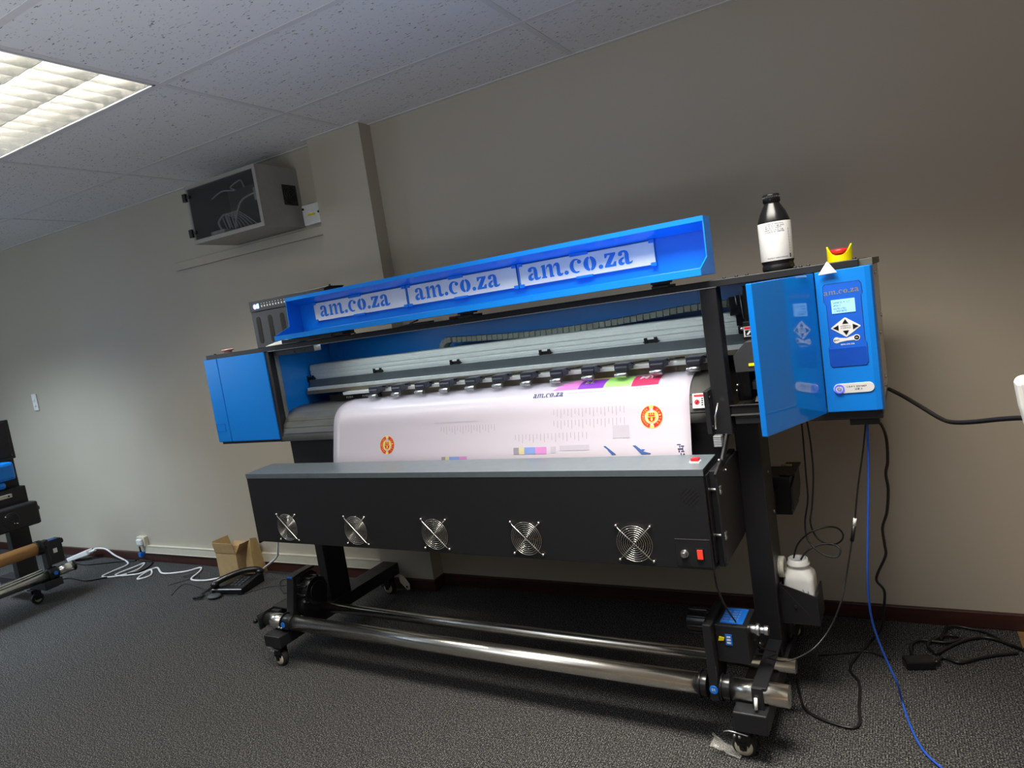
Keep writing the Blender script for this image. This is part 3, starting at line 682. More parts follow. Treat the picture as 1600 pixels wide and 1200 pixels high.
m = MB(); m.tube([(1.685+.0045*math.cos(math.radians(a)), .0950, 1.0355+.0045*math.sin(math.radians(a))) for a in range(125, 416, 20)], .0008, 5); m.tube([(1.685,.0950,1.0355),(1.685,.0950,1.0415)], .0008, 5); Pt('power_symbol', simple('blue_print', (.01,.08,.5), .4), par=pp)
# open door, hinged at the left edge of the panel
hx, hy = 1.648, .102; ex_, ey_ = 1.534, -.167
dv = Vector((ex_-hx, ey_-hy)); dl = dv.length; da = math.atan2(dv.y, dv.x)
m = MB(); m.box(0, dl, -.017, 0, 0, ZT-ZB0-.001)
dobj = m.build('door', BLUEG, pr, .002, 3, (hx, hy, ZB0), label='glossy blue door standing open'); dobj.rotation_euler = (0, 0, da)
m = MB(); m.box(1.393, 1.785, .112, .56, .945, .9695); m.box(1.70,1.775,.13,.22,.925,.946); Pt('base_plate', BLACK, .002)
# triangle plate, emergency stop
m = MB(); m.lathe([(.034,0),(.034,.012),(.030,.018),(0,.018)], (1.702,.30,1.3815), 32)
ys = MB()
n = 32
for lo, hi in ((.030,.0345),):
    vs = []
    for i in range(n):
        t = 2*PI*i/n; zt_ = .018+.029*abs(math.cos(t))**3
        for r_ in (lo, hi):
            vs.append((1.702+r_*math.cos(t), .30+r_*math.sin(t), 1.3815)); vs.append((1.702+r_*math.cos(t), .30+r_*math.sin(t), 1.3815+zt_))
    fs = []
    for i in range(n):
        a = i*4; b2 = ((i+1) % n)*4
        fs += [(a+2,b2+2,b2+3,a+3), (a,a+1,b2+1,b2), (a+1,a+3,b2+3,b2+1), (a,b2,b2+2,a+2)]
    m.add(vs, fs)
es = Pt('emergency_stop_guard', YEL, label='yellow guard ring of the stop button')
m = MB(); m.lathe([(.012,.012),(.012,.022),(.0255,.024),(.0265,.030),(.0245,.036),(.012,.0375),(0,.0375)], (1.702,.30,1.3815), 28); Pt('stop_button', RED, par=es)
# ink supply box behind the lid
m = MB()
x0, x1, z0, z1 = -.862, -.36, 1.3815, 1.606
m.box(x0, x1, .30, .42, z0, 1.553); m.box(x0, x1, .296, .42, 1.555, z1); m.box(x1-.05, x1+.008, .32, .42, z1, z1+.004)
sb = Pt('ink_supply_box', DARKP, .002)
for x in (-.82, -.738, -.655, -.572, -.49):
    m = MB(); m.prism(arc(x,1.515,.0145,.0145,0,180,10)+arc(x,1.415,.0145,.0145,180,360,10), 'y', .2985, .3002); Pt('slot', simple('slot_shadow_black', (.004,.004,.004), .8, noise=0) if x == -.82 else bpy.data.materials['slot_shadow_black'], par=sb)
m = MB(); m.box(-.808, -.795, .2945, .2962, 1.568, 1.590); Pt('digit_display', emit('digit_glow', (.35,.65,1), 3), par=sb)
m = MB(); m.cyl((-.822,.2962,1.578),(-.822,.2945,1.578),.012,16); Pt('indicator_lamp', emit('violet_glow', (.22,.18,1), 4), par=sb)
m = MB()
for k in range(9): m.cyl((-.775+.0195*k,.2962,1.588),(-.775+.0195*k,.2948,1.588),.0022,8); m.box(-.779+.0195*k,-.771+.0195*k,.2955,.2962,1.572,1.580)
m.box(-.60,-.57,.2955,.2962,1.560,1.564); Pt('indicator_row', LABEL, par=sb)
m = MB(); m.tube([(-.375,.35,1.608),(-.372,.35,1.62)], .004, 8); Pt('knob', BLACK, par=sb)
# lever right of the banner
m = MB(); m.tube([(1.357,.075,1.02),(1.349,.06,.985),(1.346,.058,.945)], .003, 8); lv = Pt('feed_lever', STEEL)
m = MB(); m.box(1.338,1.36,.05,.072,.892,.926)
for k in range(6): m.box(1.337,1.361,.049,.073,.894+.0055*k,.8965+.0055*k)
Pt('lever_grip', SILVER, .001, par=lv)
m = MB(); m.box(1.32,1.334,.06,.14,.93,1.06); m.cyl((1.334,.07,1.04),(1.338,.07,1.04),.005,8); m.cyl((1.334,.07,.95),(1.338,.07,.95),.005,8); Pt('lever_bracket', BLACK, .002)
# legs and feet
for nm, a, b2 in (('leg', -.602, -.552), ('leg', 1.365, 1.44)):
    m = MB(); m.box(a, b2, .195, .325, .165, .955); lg = Pt(nm, BLACK, .003)
    if a > 0:
        m = MB(); m.cyl((1.4405,.28,.62),(1.445,.28,.62),.006,8); m.cyl((1.4405,.25,.76),(1.445,.25,.76),.004,8); Pt('screw', STEEL, par=lg)
    m = MB(); m.box(a-.01, b2+.012, .18, .345, .160, .168); Pt('leg_plate', BLACK, .001, par=lg)
m = MB(); m.box(-.66, -.56, -.02, .685, .10, .16); m.cyl((-.61,.62,.16),(-.61,.62,.162),.006,10); m.cyl((-.61,.45,.16),(-.61,.45,.162),.006,10); Pt('foot', BLACK, .003)
m = MB(); m.box(1.345, 1.44, -.02, .685, .10, .16); Pt('foot', BLACK, .003)
m = MB(); m.box(-.655, -.555, -.125, -.02, .10, .150); Pt('foot_end', BLACK, .004)
m = MB(); m.box(1.345, 1.44, -.125, -.02, .097, .157); Pt('foot_end', BLACK, .004)
m = MB(); m.box(-.722,-.61,.0,.30,.212,.220); m.box(-.722,-.712,-.09,.25,.15,.22); m.box(-.712,-.66,-.02,.0,.15,.212); m.box(-.684,-.61,.18,.30,.16,.212); Pt('roller_bracket', BLACK, .002)
m = MB(); m.box(1.398,1.440,-.09,.34,.214,.222); m.box(1.398,1.430,-.096,-.088,.15,.222); m.box(1.398,1.404,-.09,.30,.16,.214) if False else None; m.box(1.398,1.44,.18,.34,.16,.214); Pt('roller_bracket', BLACK, .002)
m = MB(); m.cyl((1.41,-.11,.165),(1.41,-.10,.195),.005,8); Pt('lock_pin', LABEL)
m = MB(); m.cyl((-.722,-.07,.19),(-.745,-.08,.185),.004,8); m.sphere((-.75,-.08,.183),.011,10); Pt('clamp_knob', BLACKG)
m = MB(); m.cyl((1.39,.11,.222),(1.39,.11,.24),.008,10); m.sphere((1.39,.11,.245),.012,10); Pt('clamp_knob', BLACKG)
# castors
m = MB(); m.box(-.032,.032,-.03,.03,.094,.100); m.prism([(-.022,.094),(.022,.094),(.022,.05),(.012,.028),(-.012,.028),(-.022,.05)], 'y', -.020, -.016); m.prism([(-.022,.094),(.022,.094),(.022,.05),(.012,.028),(-.012,.028),(-.022,.05)], 'y', .016, .020); m.cyl((0,0,.075),(0,0,.094),.018,14)
c0 = m.build('caster', BLACKG, pr, .001, loc=(1.360,-.085,0))
m = MB(); m.lathe([(.018,-.0145),(.031,-.0145),(.0345,-.010),(.0345,.010),(.031,.0145),(.018,.0145)], (0,0,.0345), 28, 'y'); m.build('tyre', RUBBER, c0)
m = MB(); m.lathe([(.008,-.0205),(.013,-.0205),(.026,-.0165),(.026,-.0145),(.026,.0145),(.013,.0175),(.008,.0175)], (0,0,.0345), 28, 'y'); m.build('hub', simple('ivory_plastic', (.62,.56,.42), .4, noise=.04), c0)
m = MB(); m.prism([(-.013,.05),(.013,.05),(.009,.028),(-.009,.028)], 'y', -.024, -.0205); m.cyl((0,-.0245,.0345),(0,-.028,.0345),.006,6); m.build('fork_plate', BLACKG, c0)
m = MB(); m.tube(spline([(-.05,-.028,.082),(-.035,-.03,.088),(-.01,-.03,.086),(.02,-.03,.082)]), .0018, 6); m.sphere((-.018,-.032,.078),.005,8); m.sphere((-.004,-.032,.076),.005,8); m.build('brake_lever', STEEL, c0)
for lc_ in ((-.612,-.085,0), (-.612,.65,0), (1.395,.65,0)): copy_part(c0, pr, lc_)
# take-up rollers
m = MB(); m.cyl((-.705,-.045,.181),(-.59,-.045,.181),.032,32); m.cyl((-.545,-.045,.181),(1.24,-.045,.181),.032,32); m.cyl((1.325,-.045,.181),(1.492,-.045,.181),.032,32)
Pt('take_up_roller', CHROME, label='front chrome roller')
m = MB(); m.cyl((-.55,.125,.178),(1.487,.125,.178),.021,28); Pt('take_up_roller', CHROME, label='rear chrome roller')
for a, b2 in ((-.595,-.535),(1.235,1.262),(1.30,1.33)):
    m = MB(); m.cyl((a,-.045,.181),(b2,-.045,.181),.036,24); m.cyl((a+.004,-.045,.181),(a+.008,-.045,.181),.041,24); Pt('roller_collar', BLACKG, .001)
m = MB(); m.prism([(-.01,.15),(.045,.335),(.05,.352),(.125,.352),(.15,.33),(.16,.15)], 'x', -.582, -.568)
la = Pt('end_plate', BLACK, .002)
m = MB(); m.prism([(-.035,.15),(.015,.362),(.06,.368),(.14,.368),(.14,.358),(.035,.352),(-.01,.15)], 'x', -.608, -.566); Pt('end_bar', BLACK, .002, par=la)
m = MB(); m.cyl((-.568,.085,.275),(-.51,.085,.275),.062,28); m.cyl((-.51,.085,.275),(-.50,.085,.275),.045,28); m.cyl((-.568,.08,.215),(-.53,.08,.215),.072,28)
for k in range(10): a = 2*PI*k/10; m.cyl((-.57,.085+.062*math.cos(a),.275+.062*math.sin(a)),(-.515,.085+.062*math.cos(a),.275+.062*math.sin(a)),.008,8)
Pt('drive_housing', BLACKG, .002, par=la)
m = MB(); m.cyl((-.5185,.01,.255),(-.513,.01,.255),.005,8); m.cyl((-.52,-.02,.20),(-.513,-.02,.20),.006,8); m.sphere((-.59,-.088,.175),.005,8); m.sphere((-.575,-.088,.173),.005,8); Pt('bolt', STEEL, par=la)
m = MB(); m.box(-.604,-.570,.010,.014,.355,.362); m.cyl((-.57,-.083,.185),(-.57,-.080,.185),.012,14); Pt('blue_sticker', DKBLUE, par=la)
# right arm, motor
m = MB(); m.box(1.272,1.298,-.075,-.04,.15,.388); m.box(1.272,1.298,-.04,.09,.362,.388); m.box(1.276,1.286,-.04,.09,.16,.362); ra = Pt('motor_arm', BLACK, .003)
m = MB(); m.box(1.298,1.392,-.04,.085,.258,.375); mo = Pt('motor_box', BLACK, .003)
m = MB(); m.cyl((1.205,.03,.345),(1.272,.03,.345),.038,26); m.cyl((1.20,.03,.345),(1.205,.03,.345),.028,20)
for k in range(8): a = 2*PI*k/8; m.cyl((1.205,.03+.036*math.cos(a),.345+.036*math.sin(a)),(1.262,.03+.036*math.cos(a),.345+.036*math.sin(a)),.006,8)
Pt('roll_drum', BLACKG, .001, par=ra)
m = MB(); m.box(1.312,1.378,-.025,.072,.3745,.3765); st = Pt('blue_label', DKBLUE, par=mo)
m = MB()
for k, s in enumerate(('TAKE UP MOTOR','DC 24V 40W','SPEED 12 RPM','CAUTION','KEEP HANDS OFF')): scribble(m, lambda a, b: (1.317+a, -.018+.016*(4-k)+b, .3768), .05, .008)
Pt('lettering', simple('pale_blue_print', (.35,.5,.8), .5), par=st)
m = MB(); m.box(1.328,1.347,-.0425,-.0395,.315,.348); s2 = Pt('front_label', DKBLUE, par=mo)
m = MB()
for k in range(3): m.box(1.332,1.343,-.0432,-.0425,.320+.009*k,.325+.009*k)
Pt('label_print', LABEL, par=s2)
m = MB(); m.prism([(1.306,.326),(1.322,.328),(1.325,.337),(1.310,.339)], 'y', -.043, -.0395); Pt('yellow_tag', YEL, par=mo)
m = MB(); m.cyl((1.392,.0,.352),(1.41,.0,.352),.013,16); m.cyl((1.41,.0,.352),(1.42,.0,.352),.018,16); m.cyl((1.42,.0,.352),(1.432,.0,.352),.010,16); m.cyl((1.432,.0,.352),(1.445,.0,.352),.014,16); Pt('motor_knob', STEEL, .001, par=mo)
m = MB(); m.cyl((1.285,-.0755,.186),(1.285,-.078,.186),.0125,20); Pt('round_sticker', DKBLUE, par=ra)
m = MB(); scribble(m, lambda a, b: (1.279+a, -.0785, .182+b), .012, .009); Pt('sticker_letters', LABEL, par=ra)
# dryer cover with five fans
DY = -.10
m = MB()
m.prism([(DY,.570),(DY,.848),(DY+.006,.864),(.045,.868),(.045,.862),(DY+.012,.846),(DY+.012,.582),(.04,.560),(.04,.552)], 'x', -.598, 1.338)
m.box(-.598,-.594,DY,.045,.56,.866); m.box(1.334,1.338,DY,.045,.56,.866)
dc = Pt('dryer_cover', BLACK, .004, label='long black fan cover')
m = MB(); m.prism([(DY-.001,.846),(DY-.001,.866),(.048,.871),(.048,.868),(DY+.004,.863),(DY+.004,.846)], 'x', -.60, 1.338); Pt('top_strip', simple('blue_grey_strip', (.15,.18,.20), .35, metal=.3), .0008, par=dc)
m = MB(); m.box(1.338,1.342,-.085,.03,.585,.845); m.prism([(-.02,.845),(.13,.94),(.15,.93),(.03,.845)], 'x', 1.36, 1.368); m.box(1.36,1.368,-.075,.195,.58,.845); m.box(1.342,1.36,-.06,.20,.565,.85)
m.prism([(-.08,.845),(-.02,.845),(.03,.845),(.0,.87)], 'x', 1.36,1.368)
Pt('side_bracket', BLACK, .002, par=dc)
m = MB()
for z in (.795, .66): m.cyl((1.342,-.06,z),(1.372,-.06,z),.005,8); m.box(1.368,1.373,-.068,-.052,z-.012,z-.004); m.box(1.368,1.373,-.068,-.052,z+.004,z+.012)
m.cyl((1.368,-.04,.875),(1.373,-.04,.875),.005,8); m.cyl((1.368,.02,.83),(1.373,.02,.83),.004,8)
Pt('wing_screw', STEEL, .001, par=dc)
# fan: a black disc for the shade in the hole, with blades and a chrome guard
fan0 = None
for k in range(5):
    x = -.602+.409*k*1.002; z = .641
    x = [-.394, -.016, .362, .736, 1.109][k]
    if fan0 is None:
        m = MB(); m.cyl((0,DY-.0012,0),(0,DY-.0004,0),.050,36)
        fan0 = m.build('fan', simple('fan_shade_black', (.004,.004,.005), .6, noise=0), pr, loc=(0,0,0))
        m = MB()
        for a_ in range(7):
            a = 2*PI*a_/7
            q = [(.018*math.cos(a), .018*math.sin(a)), (.046*math.cos(a+.1), .046*math.sin(a+.1)), (.046*math.cos(a+.65), .046*math.sin(a+.65)), (.018*math.cos(a+.7), .018*math.sin(a+.7))]
            m.add([(u, DY-.0014-(.0012 if i < 2 else 0), v) for i, (u, v) in enumerate(q)], [(0,1,2,3)])
        m.cyl((0,DY-.0035,0),(0,DY-.001,0),.018,20)
        m.build('blades', BLACKG, fan0)
        m = MB()
        for r_ in (.008,.0148,.0216,.0284,.0352,.0420,.0488,.0556): m.tube([(r_*math.cos(2*PI*i/32), DY-.0065, r_*math.sin(2*PI*i/32)) for i in range(32)], .00095, 6, True)
        for s in (1, -1): m.tube([(-.053*s,DY-.002,.053),(-.046*s,DY-.0085,.046),(.046*s,DY-.0085,-.046),(.053*s,DY-.002,-.053)], .0014, 6)
        for sx in (-1,1):
            for sz in (-1,1): m.sphere((sx*.0535,DY-.004,sz*.0535),.0048,10)
        m.build('fan_guard', CHROME, fan0)
        fan0.location = (x, 0, z)
        fans = [fan0]
    else: fans.append(copy_part(fan0, pr, (x, 0, z)))
# round vent, control plate
m = MB()
for k in range(6):
    t_ = -.022+.0088*k; hl = math.sqrt(max(0, .027**2-t_**2))
    c_, s_ = math.cos(.75), math.sin(.75)
    pts = [(-hl,t_-.0027),(hl,t_-.0027),(hl,t_+.0027),(-hl,t_+.0027)]
    m.prism([(1.290+u*c_-v*s_, .787+u*s_+v*c_) for u, v in pts], 'y', DY-.0006, DY+.001)
Pt('vent', simple('vent_black', (.003,.003,.004), .7, noise=0), par=dc)
m = MB(); m.box(1.232,1.334,DY-.0025,DY,.578,.661); cpn = Pt('switch_plate', BLACK, .001, par=dc)
m = MB(); m.box(1.234,1.332,DY-.003,DY-.0025,.6585,.6598); Pt('plate_edge', DARKP, par=dc)
m = MB(); m.cyl((1.258,DY-.002,.617),(1.258,DY-.006,.617),.012,16); m.cyl((1.258,DY-.006,.617),(1.258,DY-.018,.617),.009,16,r2=.0075); Pt('dial_knob', STEEL, .0008, par=dc)
m = MB(); m.box(1.292,1.314,DY-.005,DY-.002,.600,.634); m.mat = 1; m.box(1.295,1.311,DY-.0075,DY-.004,.603,.631); Pt('power_switch', [BLACKG, emit('lit_red_rocker', (1,.06,.03), .5)], .0008, par=dc)
m = MB(); m.cyl((1.30,0,0),(1.30,0,0.001),.001,4) if False else m.box(1.285,1.315,-.045,-.02,.8675,.873); m.mat = 1; m.box(1.289,1.312,-.041,-.024,.873,.882); Pt('heater_switch', [LABEL, RED], .0008, par=dc)
# rear feed support and waste bottle holder on the right leg
m = MB(); m.box(1.39,1.432,.325,.57,.60,.655); m.box(1.392,1.475,.42,.57,.56,.69); m.box(1.44,1.49,.44,.60,.69,.697); m.prism([(.40,.585),(.56,.585),(.60,.62),(.60,.695),(.56,.69),(.42,.66)], 'x', 1.475, 1.482); Pt('feed_support', BLACK, .002)
m = MB(); m.cyl((1.44,.50,.712),(1.475,.50,.712),.004,8); Pt('brass_rod', simple('brass', (.7,.55,.25), .3, metal=1))
m = MB()
m.prism([(.235,.262),(.355,.262),(.355,.395),(.235,.395)], 'x', 1.440, 1.446)
m.prism([(.235,.262),(.355,.262),(.355,.36),(.235,.36)], 'x', 1.546, 1.552)
m.prism([(1.440,.262),(1.552,.262),(1.552,.355),(1.440,.395)], 'y', .235, .240)
m.box(1.44,1.552,.240,.355,.262,.268)
m.cyl((1.485,.235,.32),(1.485,.232,.32),.006,8)
Pt('bottle_holder', BLACK, .001)
m = MB(); m.box(1.395,1.45,.30,.36,.175,.26); Pt('holder_post', BLACK, .002)

# ------------------------------------------------------------------ banner in the printer
MP = [(.34,1.103),(.24,1.10),(.19,1.094),(.155,1.08),(.13,1.06),(.112,1.03),(.098,.98),(.085,.93),(.07,.87),(.06,.80)]
MS = spline([(0,)+p for p in MP], 8); MS = [(v.y, v.z) for v in MS]
ML = [0]
for a, b2 in zip(MS, MS[1:]): ML.append(ML[-1]+math.hypot(b2[0]-a[0], b2[1]-a[1]))
def msurf(x, u, off=.0006):
    u = max(0, min(ML[-1], u))
    i = max(j for j in range(len(ML)) if ML[j] <= u); i = min(i, len(MS)-2)
    t = (u-ML[i])/(ML[i+1]-ML[i]); a, b2 = MS[i], MS[i+1]
    d = Vector((b2[0]-a[0], b2[1]-a[1])).normalized(); nrm = Vector((d.y, -d.x))   # outward: up / towards the front
    if nrm.x > 0 and nrm.y < 0: nrm = -nrm
    if nrm.y < -.2: nrm = -nrm
    return (x, a[0]+(b2[0]-a[0])*t+nrm.x*off, a[1]+(b2[1]-a[1])*t+nrm.y*off)
MX0, MX1 = -.252, 1.262
bn = thing('printed_banner', 'white printed banner sheet feeding out of the printer over its front', 'banner', PO, TH)
m = MB(); NX = 40; vs = []
for i in range(NX+1):
    x = MX0+(MX1-MX0)*i/NX
    for j, u in enumerate(ML):
        w_ = .0012*math.sin(x*23+u*9)*math.exp(-((u-.10)/.06)**2)
        p = msurf(x, u, -.0004); vs.append(p)
nj = len(ML)
m.add(vs, [(i*nj+j, (i+1)*nj+j, (i+1)*nj+j+1, i*nj+j+1) for i in range(NX) for j in range(nj-1)], True)
sheet = m.build('sheet', PAPER, bn)
md = sheet.modifiers.new('thick', 'SOLIDIFY'); md.thickness = .0003; md.offset = 0
def patch(quad, n=8):
    # quad: four (x,u) corners; a fine grid so that it follows the curve
    (a, b2, c2, d2) = [Vector(q) for q in quad]; vs = []
    for i in range(n+1):
        for j in range(n+1):
            p = (a*(1-i/n)+b2*i/n)*(1-j/n)+(d2*(1-i/n)+c2*i/n)*j/n; vs.append(msurf(p.x, p.y))
    m.add(vs, [(i*(n+1)+j, (i+1)*(n+1)+j, (i+1)*(n+1)+j+1, i*(n+1)+j+1) for i in range(n) for j in range(n)], True)
def ink(name, c): return simple(name, c, .45, noise=.03)
PINK, PURP, GREEN, CRIM, YELI = ink('ink_pink', (.80,.22,.62)), ink('ink_purple', (.25,.04,.50)), ink('ink_green', (.40,.80,.20)), ink('ink_crimson', (.62,.03,.12)), ink('ink_yellow', (.85,.70,.10))
NAVY, GREYI, INKG, INKY, INKB, INKM = ink('ink_navy', (.03,.03,.12)), ink('ink_pale_grey', (.49,.45,.52)), ink('ink_grey', (.30,.27,.32)), ink('ink_sand', (.62,.56,.30)), ink('ink_sky', (.22,.32,.65)), ink('ink_magenta', (.62,.25,.55))
m = MB(); patch([(.815,.120),(.868,.100),(.868,.184),(.772,.184)]); m.build('pink_field', PINK, bn)
m = MB(); patch([(.868,.100),(.962,.105),(.962,.187),(.868,.185)]); m.build('purple_field', PURP, bn)
m = MB(); patch([(.964,.100),(1.056,.104),(1.060,.185),(.966,.185)]); m.build('green_field', GREEN, bn)
m = MB(); patch([(1.060,.105),(1.154,.105),(1.156,.190),(1.064,.192)]); m.build('red_field', CRIM, bn)
m = MB(); patch([(.88,.095),(1.0,.09),(1.0,.106),(.88,.112)]); m.build('yellow_edge', YELI, bn)
def mw(s, x, u, w_, h_, mat, name, bold=.02, st=False):
    global m
    m = MB()
    pl = lambda a, b2: msurf(x+a, u-b2, .0012)
    if st: stencil_word(m, s, pl, w_, h_)
    elif not s: scribble(m, pl, w_, h_)
    else: word(m, s, pl, width=w_, height=h_, bold=bold)
    return m.build(name, mat, bn)
mw('MY', 1.082, .150, .055, .032, LABEL, 'red_field_letters')
mw('', .885, .155, .05, .03, LABEL, 'purple_field_letters')
mw('am.co.za', .702, .214, .120, .018, NAVY, 'web_address', st=True)
for x, w_ in ((.840,.09),(.935,.10),(1.045,.11)): mw('', x, .209-.003, w_, .005, INKG, 'caption')
def crest(cx_, cu, r):
    global m
    col = [simple('crest_red', (.60,.02,.02), .4) if 'crest_red' not in bpy.data.materials else bpy.data.materials['crest_red'], YELI]
    m = MB()
    def ring(r0, r1, a0, a1, off, n=16):
        vs = []
        for i in range(n+1):
            a = math.radians(a0+(a1-a0)*i/n)
            for q in (r0, r1): vs.append(msurf(cx_+q*math.cos(a), cu-q*math.sin(a), off))
        m.add(vs, [(2*i, 2*i+1, 2*i+3, 2*i+2) for i in range(n)])
    def disc(dx, dy, q, off):
        m.add([msurf(cx_+dx+q*math.cos(2*PI*i/16), cu-dy-q*math.sin(2*PI*i/16), off) for i in range(16)], [tuple(range(16))])
    m.mat = 1; ring(.60*r, 1.03*r, 100, 260, .0006); ring(.60*r, 1.03*r, -80, 80, .0006)
    disc(0, .90*r, .14*r, .0007); disc(0, -.90*r, .14*r, .0007)
    m.add([msurf(cx_+x*r, cu-y*r, .0007) for x, y in ((-.48,.42),(.48,.42),(.48,-.1),(.30,-.42),(0,-.55),(-.30,-.42),(-.48,-.1))], [tuple(range(7))])
    m.mat = 0; ring(.64*r, .99*r, 103, 257, .0010); ring(.64*r, .99*r, -77, 77, .0010)
    # little sailing ship and lower figure on the shield
    m.add([msurf(cx_+x*r, cu-y*r, .0011) for x, y in ((-.34,.14),(.34,.14),(.26,.02),(-.26,.02))], [(0,1,2,3)])
    for x in (-.2, .0, .2): m.add([msurf(cx_+(x+a)*r, cu-b2*r, .0011) for a, b2 in ((-.07,.17),(.07,.17),(.05,.36),(-.05,.36))], [(0,1,2,3)])
    m.add([msurf(cx_+x*r, cu-y*r, .0011) for x, y in ((-.36,-.04),(.36,-.04),(.24,-.36),(0,-.47),(-.24,-.36))], [(0,1,2,3,4)])
    m.mat = 1
    m.add([msurf(cx_+x*r, cu-y*r, .0014) for x, y in ((-.05,-.08),(.08,-.10),(.10,-.26),(.03,-.38),(-.03,-.38),(-.10,-.22))], [(0,1,2,3,4,5)])
    for s, sg, c0_ in (('MANCHESTER', 1, 180), ('UNITED', -1, 0)):
        nL = len(s); span = 118 if nL > 6 else 95
        for i, ch in enumerate(s):
            if sg > 0: a = math.radians(c0_+span/2-span*i/(nL-1)); rot = a-PI/2
            else: a = math.radians(c0_+span/2-span*i/(nL-1)); rot = a-PI/2
            px, py = .70*r*math.cos(a), .70*r*math.sin(a)
            w0 = .11*r
            def pl(u, v): return msurf(cx_+px+(u-w0/2)*math.cos(rot)-v*math.sin(rot), cu-(py+(u-w0/2)*math.sin(rot)+v*math.cos(rot)), .0014)
            word(m, ch, pl, width=w0, height=.17*r, bold=.0)
    return m.build('round_crest', col, bn)
crest(1.139, .303, .036); crest(.043, .362, .036)
def bar(x, u, w_, h_, mat, name):
    global m
    m = MB(); patch([(x, u), (x+w_, u), (x+w_, u+h_), (x, u+h_)], 3); return m.build(name, mat, bn)
for x, w_, mt in ((.627,.022,INKG),(.649,.022,INKY),(.671,.044,INKB),(.715,.044,INKM)): bar(x, .388, w_, .024, mt, 'ink_bar')
for x, w_, mt in ((.31,.018,INKG),(.328,.018,INKY),(.346,.045,INKB),(.391,.035,INKM)): bar(x, .414, w_, .014, mt, 'ink_bar')
bar(.775, .388, .02, .022, GREYI, 'faint_block'); bar(.81, .385, .11, .018, GREYI, 'faint_block'); bar(1.005, .325, .058, .042, GREYI, 'faint_block'); bar(.28,.285,.20,.002,GREYI,'faint_block')
m = MB()
for k in range(20):
    for (x0_, u0, st_) in ((.79,.262,.0135),(.79,.300,.0135),(.635,.342,.0145),(.31,.300,.0125)):
        patch([(x0_+st_*k,u0),(x0_+st_*k+.0013,u0),(x0_+st_*k+.0013,u0+.018+.006*(k%3)),(x0_+st_*k,u0+.018+.006*(k%3))], 1)
m.build('nozzle_test_lines', INKG, bn)
m = MB()
def poly(pts, off=.0008): m.add([msurf(x, u, off) for x, u in pts], [tuple(range(len(pts)))])
poly([(.971,.392),(.978,.391),(1.014,.419),(1.008,.421)]); poly([(.985,.404),(.990,.402),(1.006,.421),(1.000,.421)])
poly([(1.072,.392),(1.082,.392),(1.108,.412),(1.132,.418),(1.128,.421),(1.10,.421),(1.092,.412)]); poly([(1.100,.404),(1.114,.406),(1.106,.410)])
m.build('jet_aircraft', ink('ink_steel_blue', (.05,.12,.35)), bn)
m = MB()
for dx, du, w_, h_ in ((0,.392,.012,.003),(.007,.397,.003,.006),(.012,.397,.010,.003),(.002,.405,.016,.004),(.016,.402,.003,.01),(.004,.411,.004,.006),(.012,.413,.010,.003),(.010,.419,.003,.006),(.018,.421,.005,.004)): patch([(1.217+dx,du),(1.217+dx+w_,du),(1.217+dx+w_,du+h_),(1.217+dx,du+h_)], 1)
m.build('navy_characters', NAVY, bn)

# ================================================================== LOOSE THINGS
def T(name, label, cat, loc, rz=0, group=None): return thing(name, label, cat, loc, rz, group)
# ink bottle on the top beam
p = W(1.538, .25, 1.3815)
o = T('ink_bottle', 'black plastic ink bottle with white label standing on top of the printer', 'bottle', p, .1)
m = MB(); m.lathe([(0,0),(.043,0),(.0455,.004),(.0455,.014),(.0435,.017),(.0435,.022),(.046,.026),(.046,.140),(.044,.150),(.036,.172),(.0225,.196),(.0215,.199),(.0215,.203)], n=40); m.build('body', BLACKG, o)
m = MB(); m.lathe([(.0462,.030),(.0466,.031),(.0466,.141),(.0462,.142)], n=40)
m.f = [f_ for i, f_ in enumerate(m.f) if not (13 <= (i % 40) < 20)]; m.m = m.m[:len(m.f)]; m.s = m.s[:len(m.f)]
m.build('label', LABEL, o)
def bl(u, v, off=.0470):     # wraps on the label: u metres round from the front
    a = -PI/2+.12+u/.0466
    return (off*math.cos(a), off*math.sin(a), v)
m = MB()
for r, w_ in enumerate((.055,.058,.05,.052,.056)): scribble(m, lambda a, b: bl(-.032+a, .134-.0056*r+b), w_, .0034)
scribble(m, lambda a, b: bl(-.032+a, .036+b), .06, .003)
for r in range(9): scribble(m, lambda a, b: bl(.036+b, .05+.008*r+a), .007, .003)
m.add([bl(.034,.034),bl(.040,.034),bl(.040,.046),bl(.034,.046)], [(0,1,2,3)])
m.build('label_print', NAVY, o)
m = MB(); m.lathe([(.0225,.200),(.0235,.201),(.0235,.222),(.022,.225),(0,.225)], n=28)
for k in range(28): a = 2*PI*k/28; m.cyl((.0235*math.cos(a),.0235*math.sin(a),.202),(.0235*math.cos(a),.0235*math.sin(a),.221),.0009,5)
m.build('cap', BLACKG, o)
# white triangular plate, pink cap, crumpled tissue
m = MB(); tri = [(1.6605,1.352),(1.7075,1.3535),(1.686,1.3865)]
m.prism(tri, 'y', .0875, .0905); m.v = [tuple(W(*v)) for v in m.v]
m2 = m.build('triangle_plate', simple('bright_white_plastic', (.85,.82,.75), .4), bevel=.0006)
tag(m2, 'small white plastic triangle leaning on the top edge above the control panel', 'plate')
m = MB(); m.cyl((0,-.0012,.026),(0,-.0004,.026),.0018,10)
hq = m.build('hole', BLACKG, m2, loc=(0,0,0))
p = W(-.90, .16, 1.3815)
o = T('pink_stopper', 'pink plastic stopper lying on the left end of the printer top', 'stopper', p)
m = MB(); m.lathe([(0,.012),(.019,.012),(.026,.010),(.028,.012),(.028,.016),(.022,.018),(.018,.014),(0,.014)], n=24); m.lathe([(.018,0),(.020,.012)], n=24); m.build('cap', simple('pink_plastic', (.75,.42,.42), .4), o)
m = MB(); vs = []; n = 14
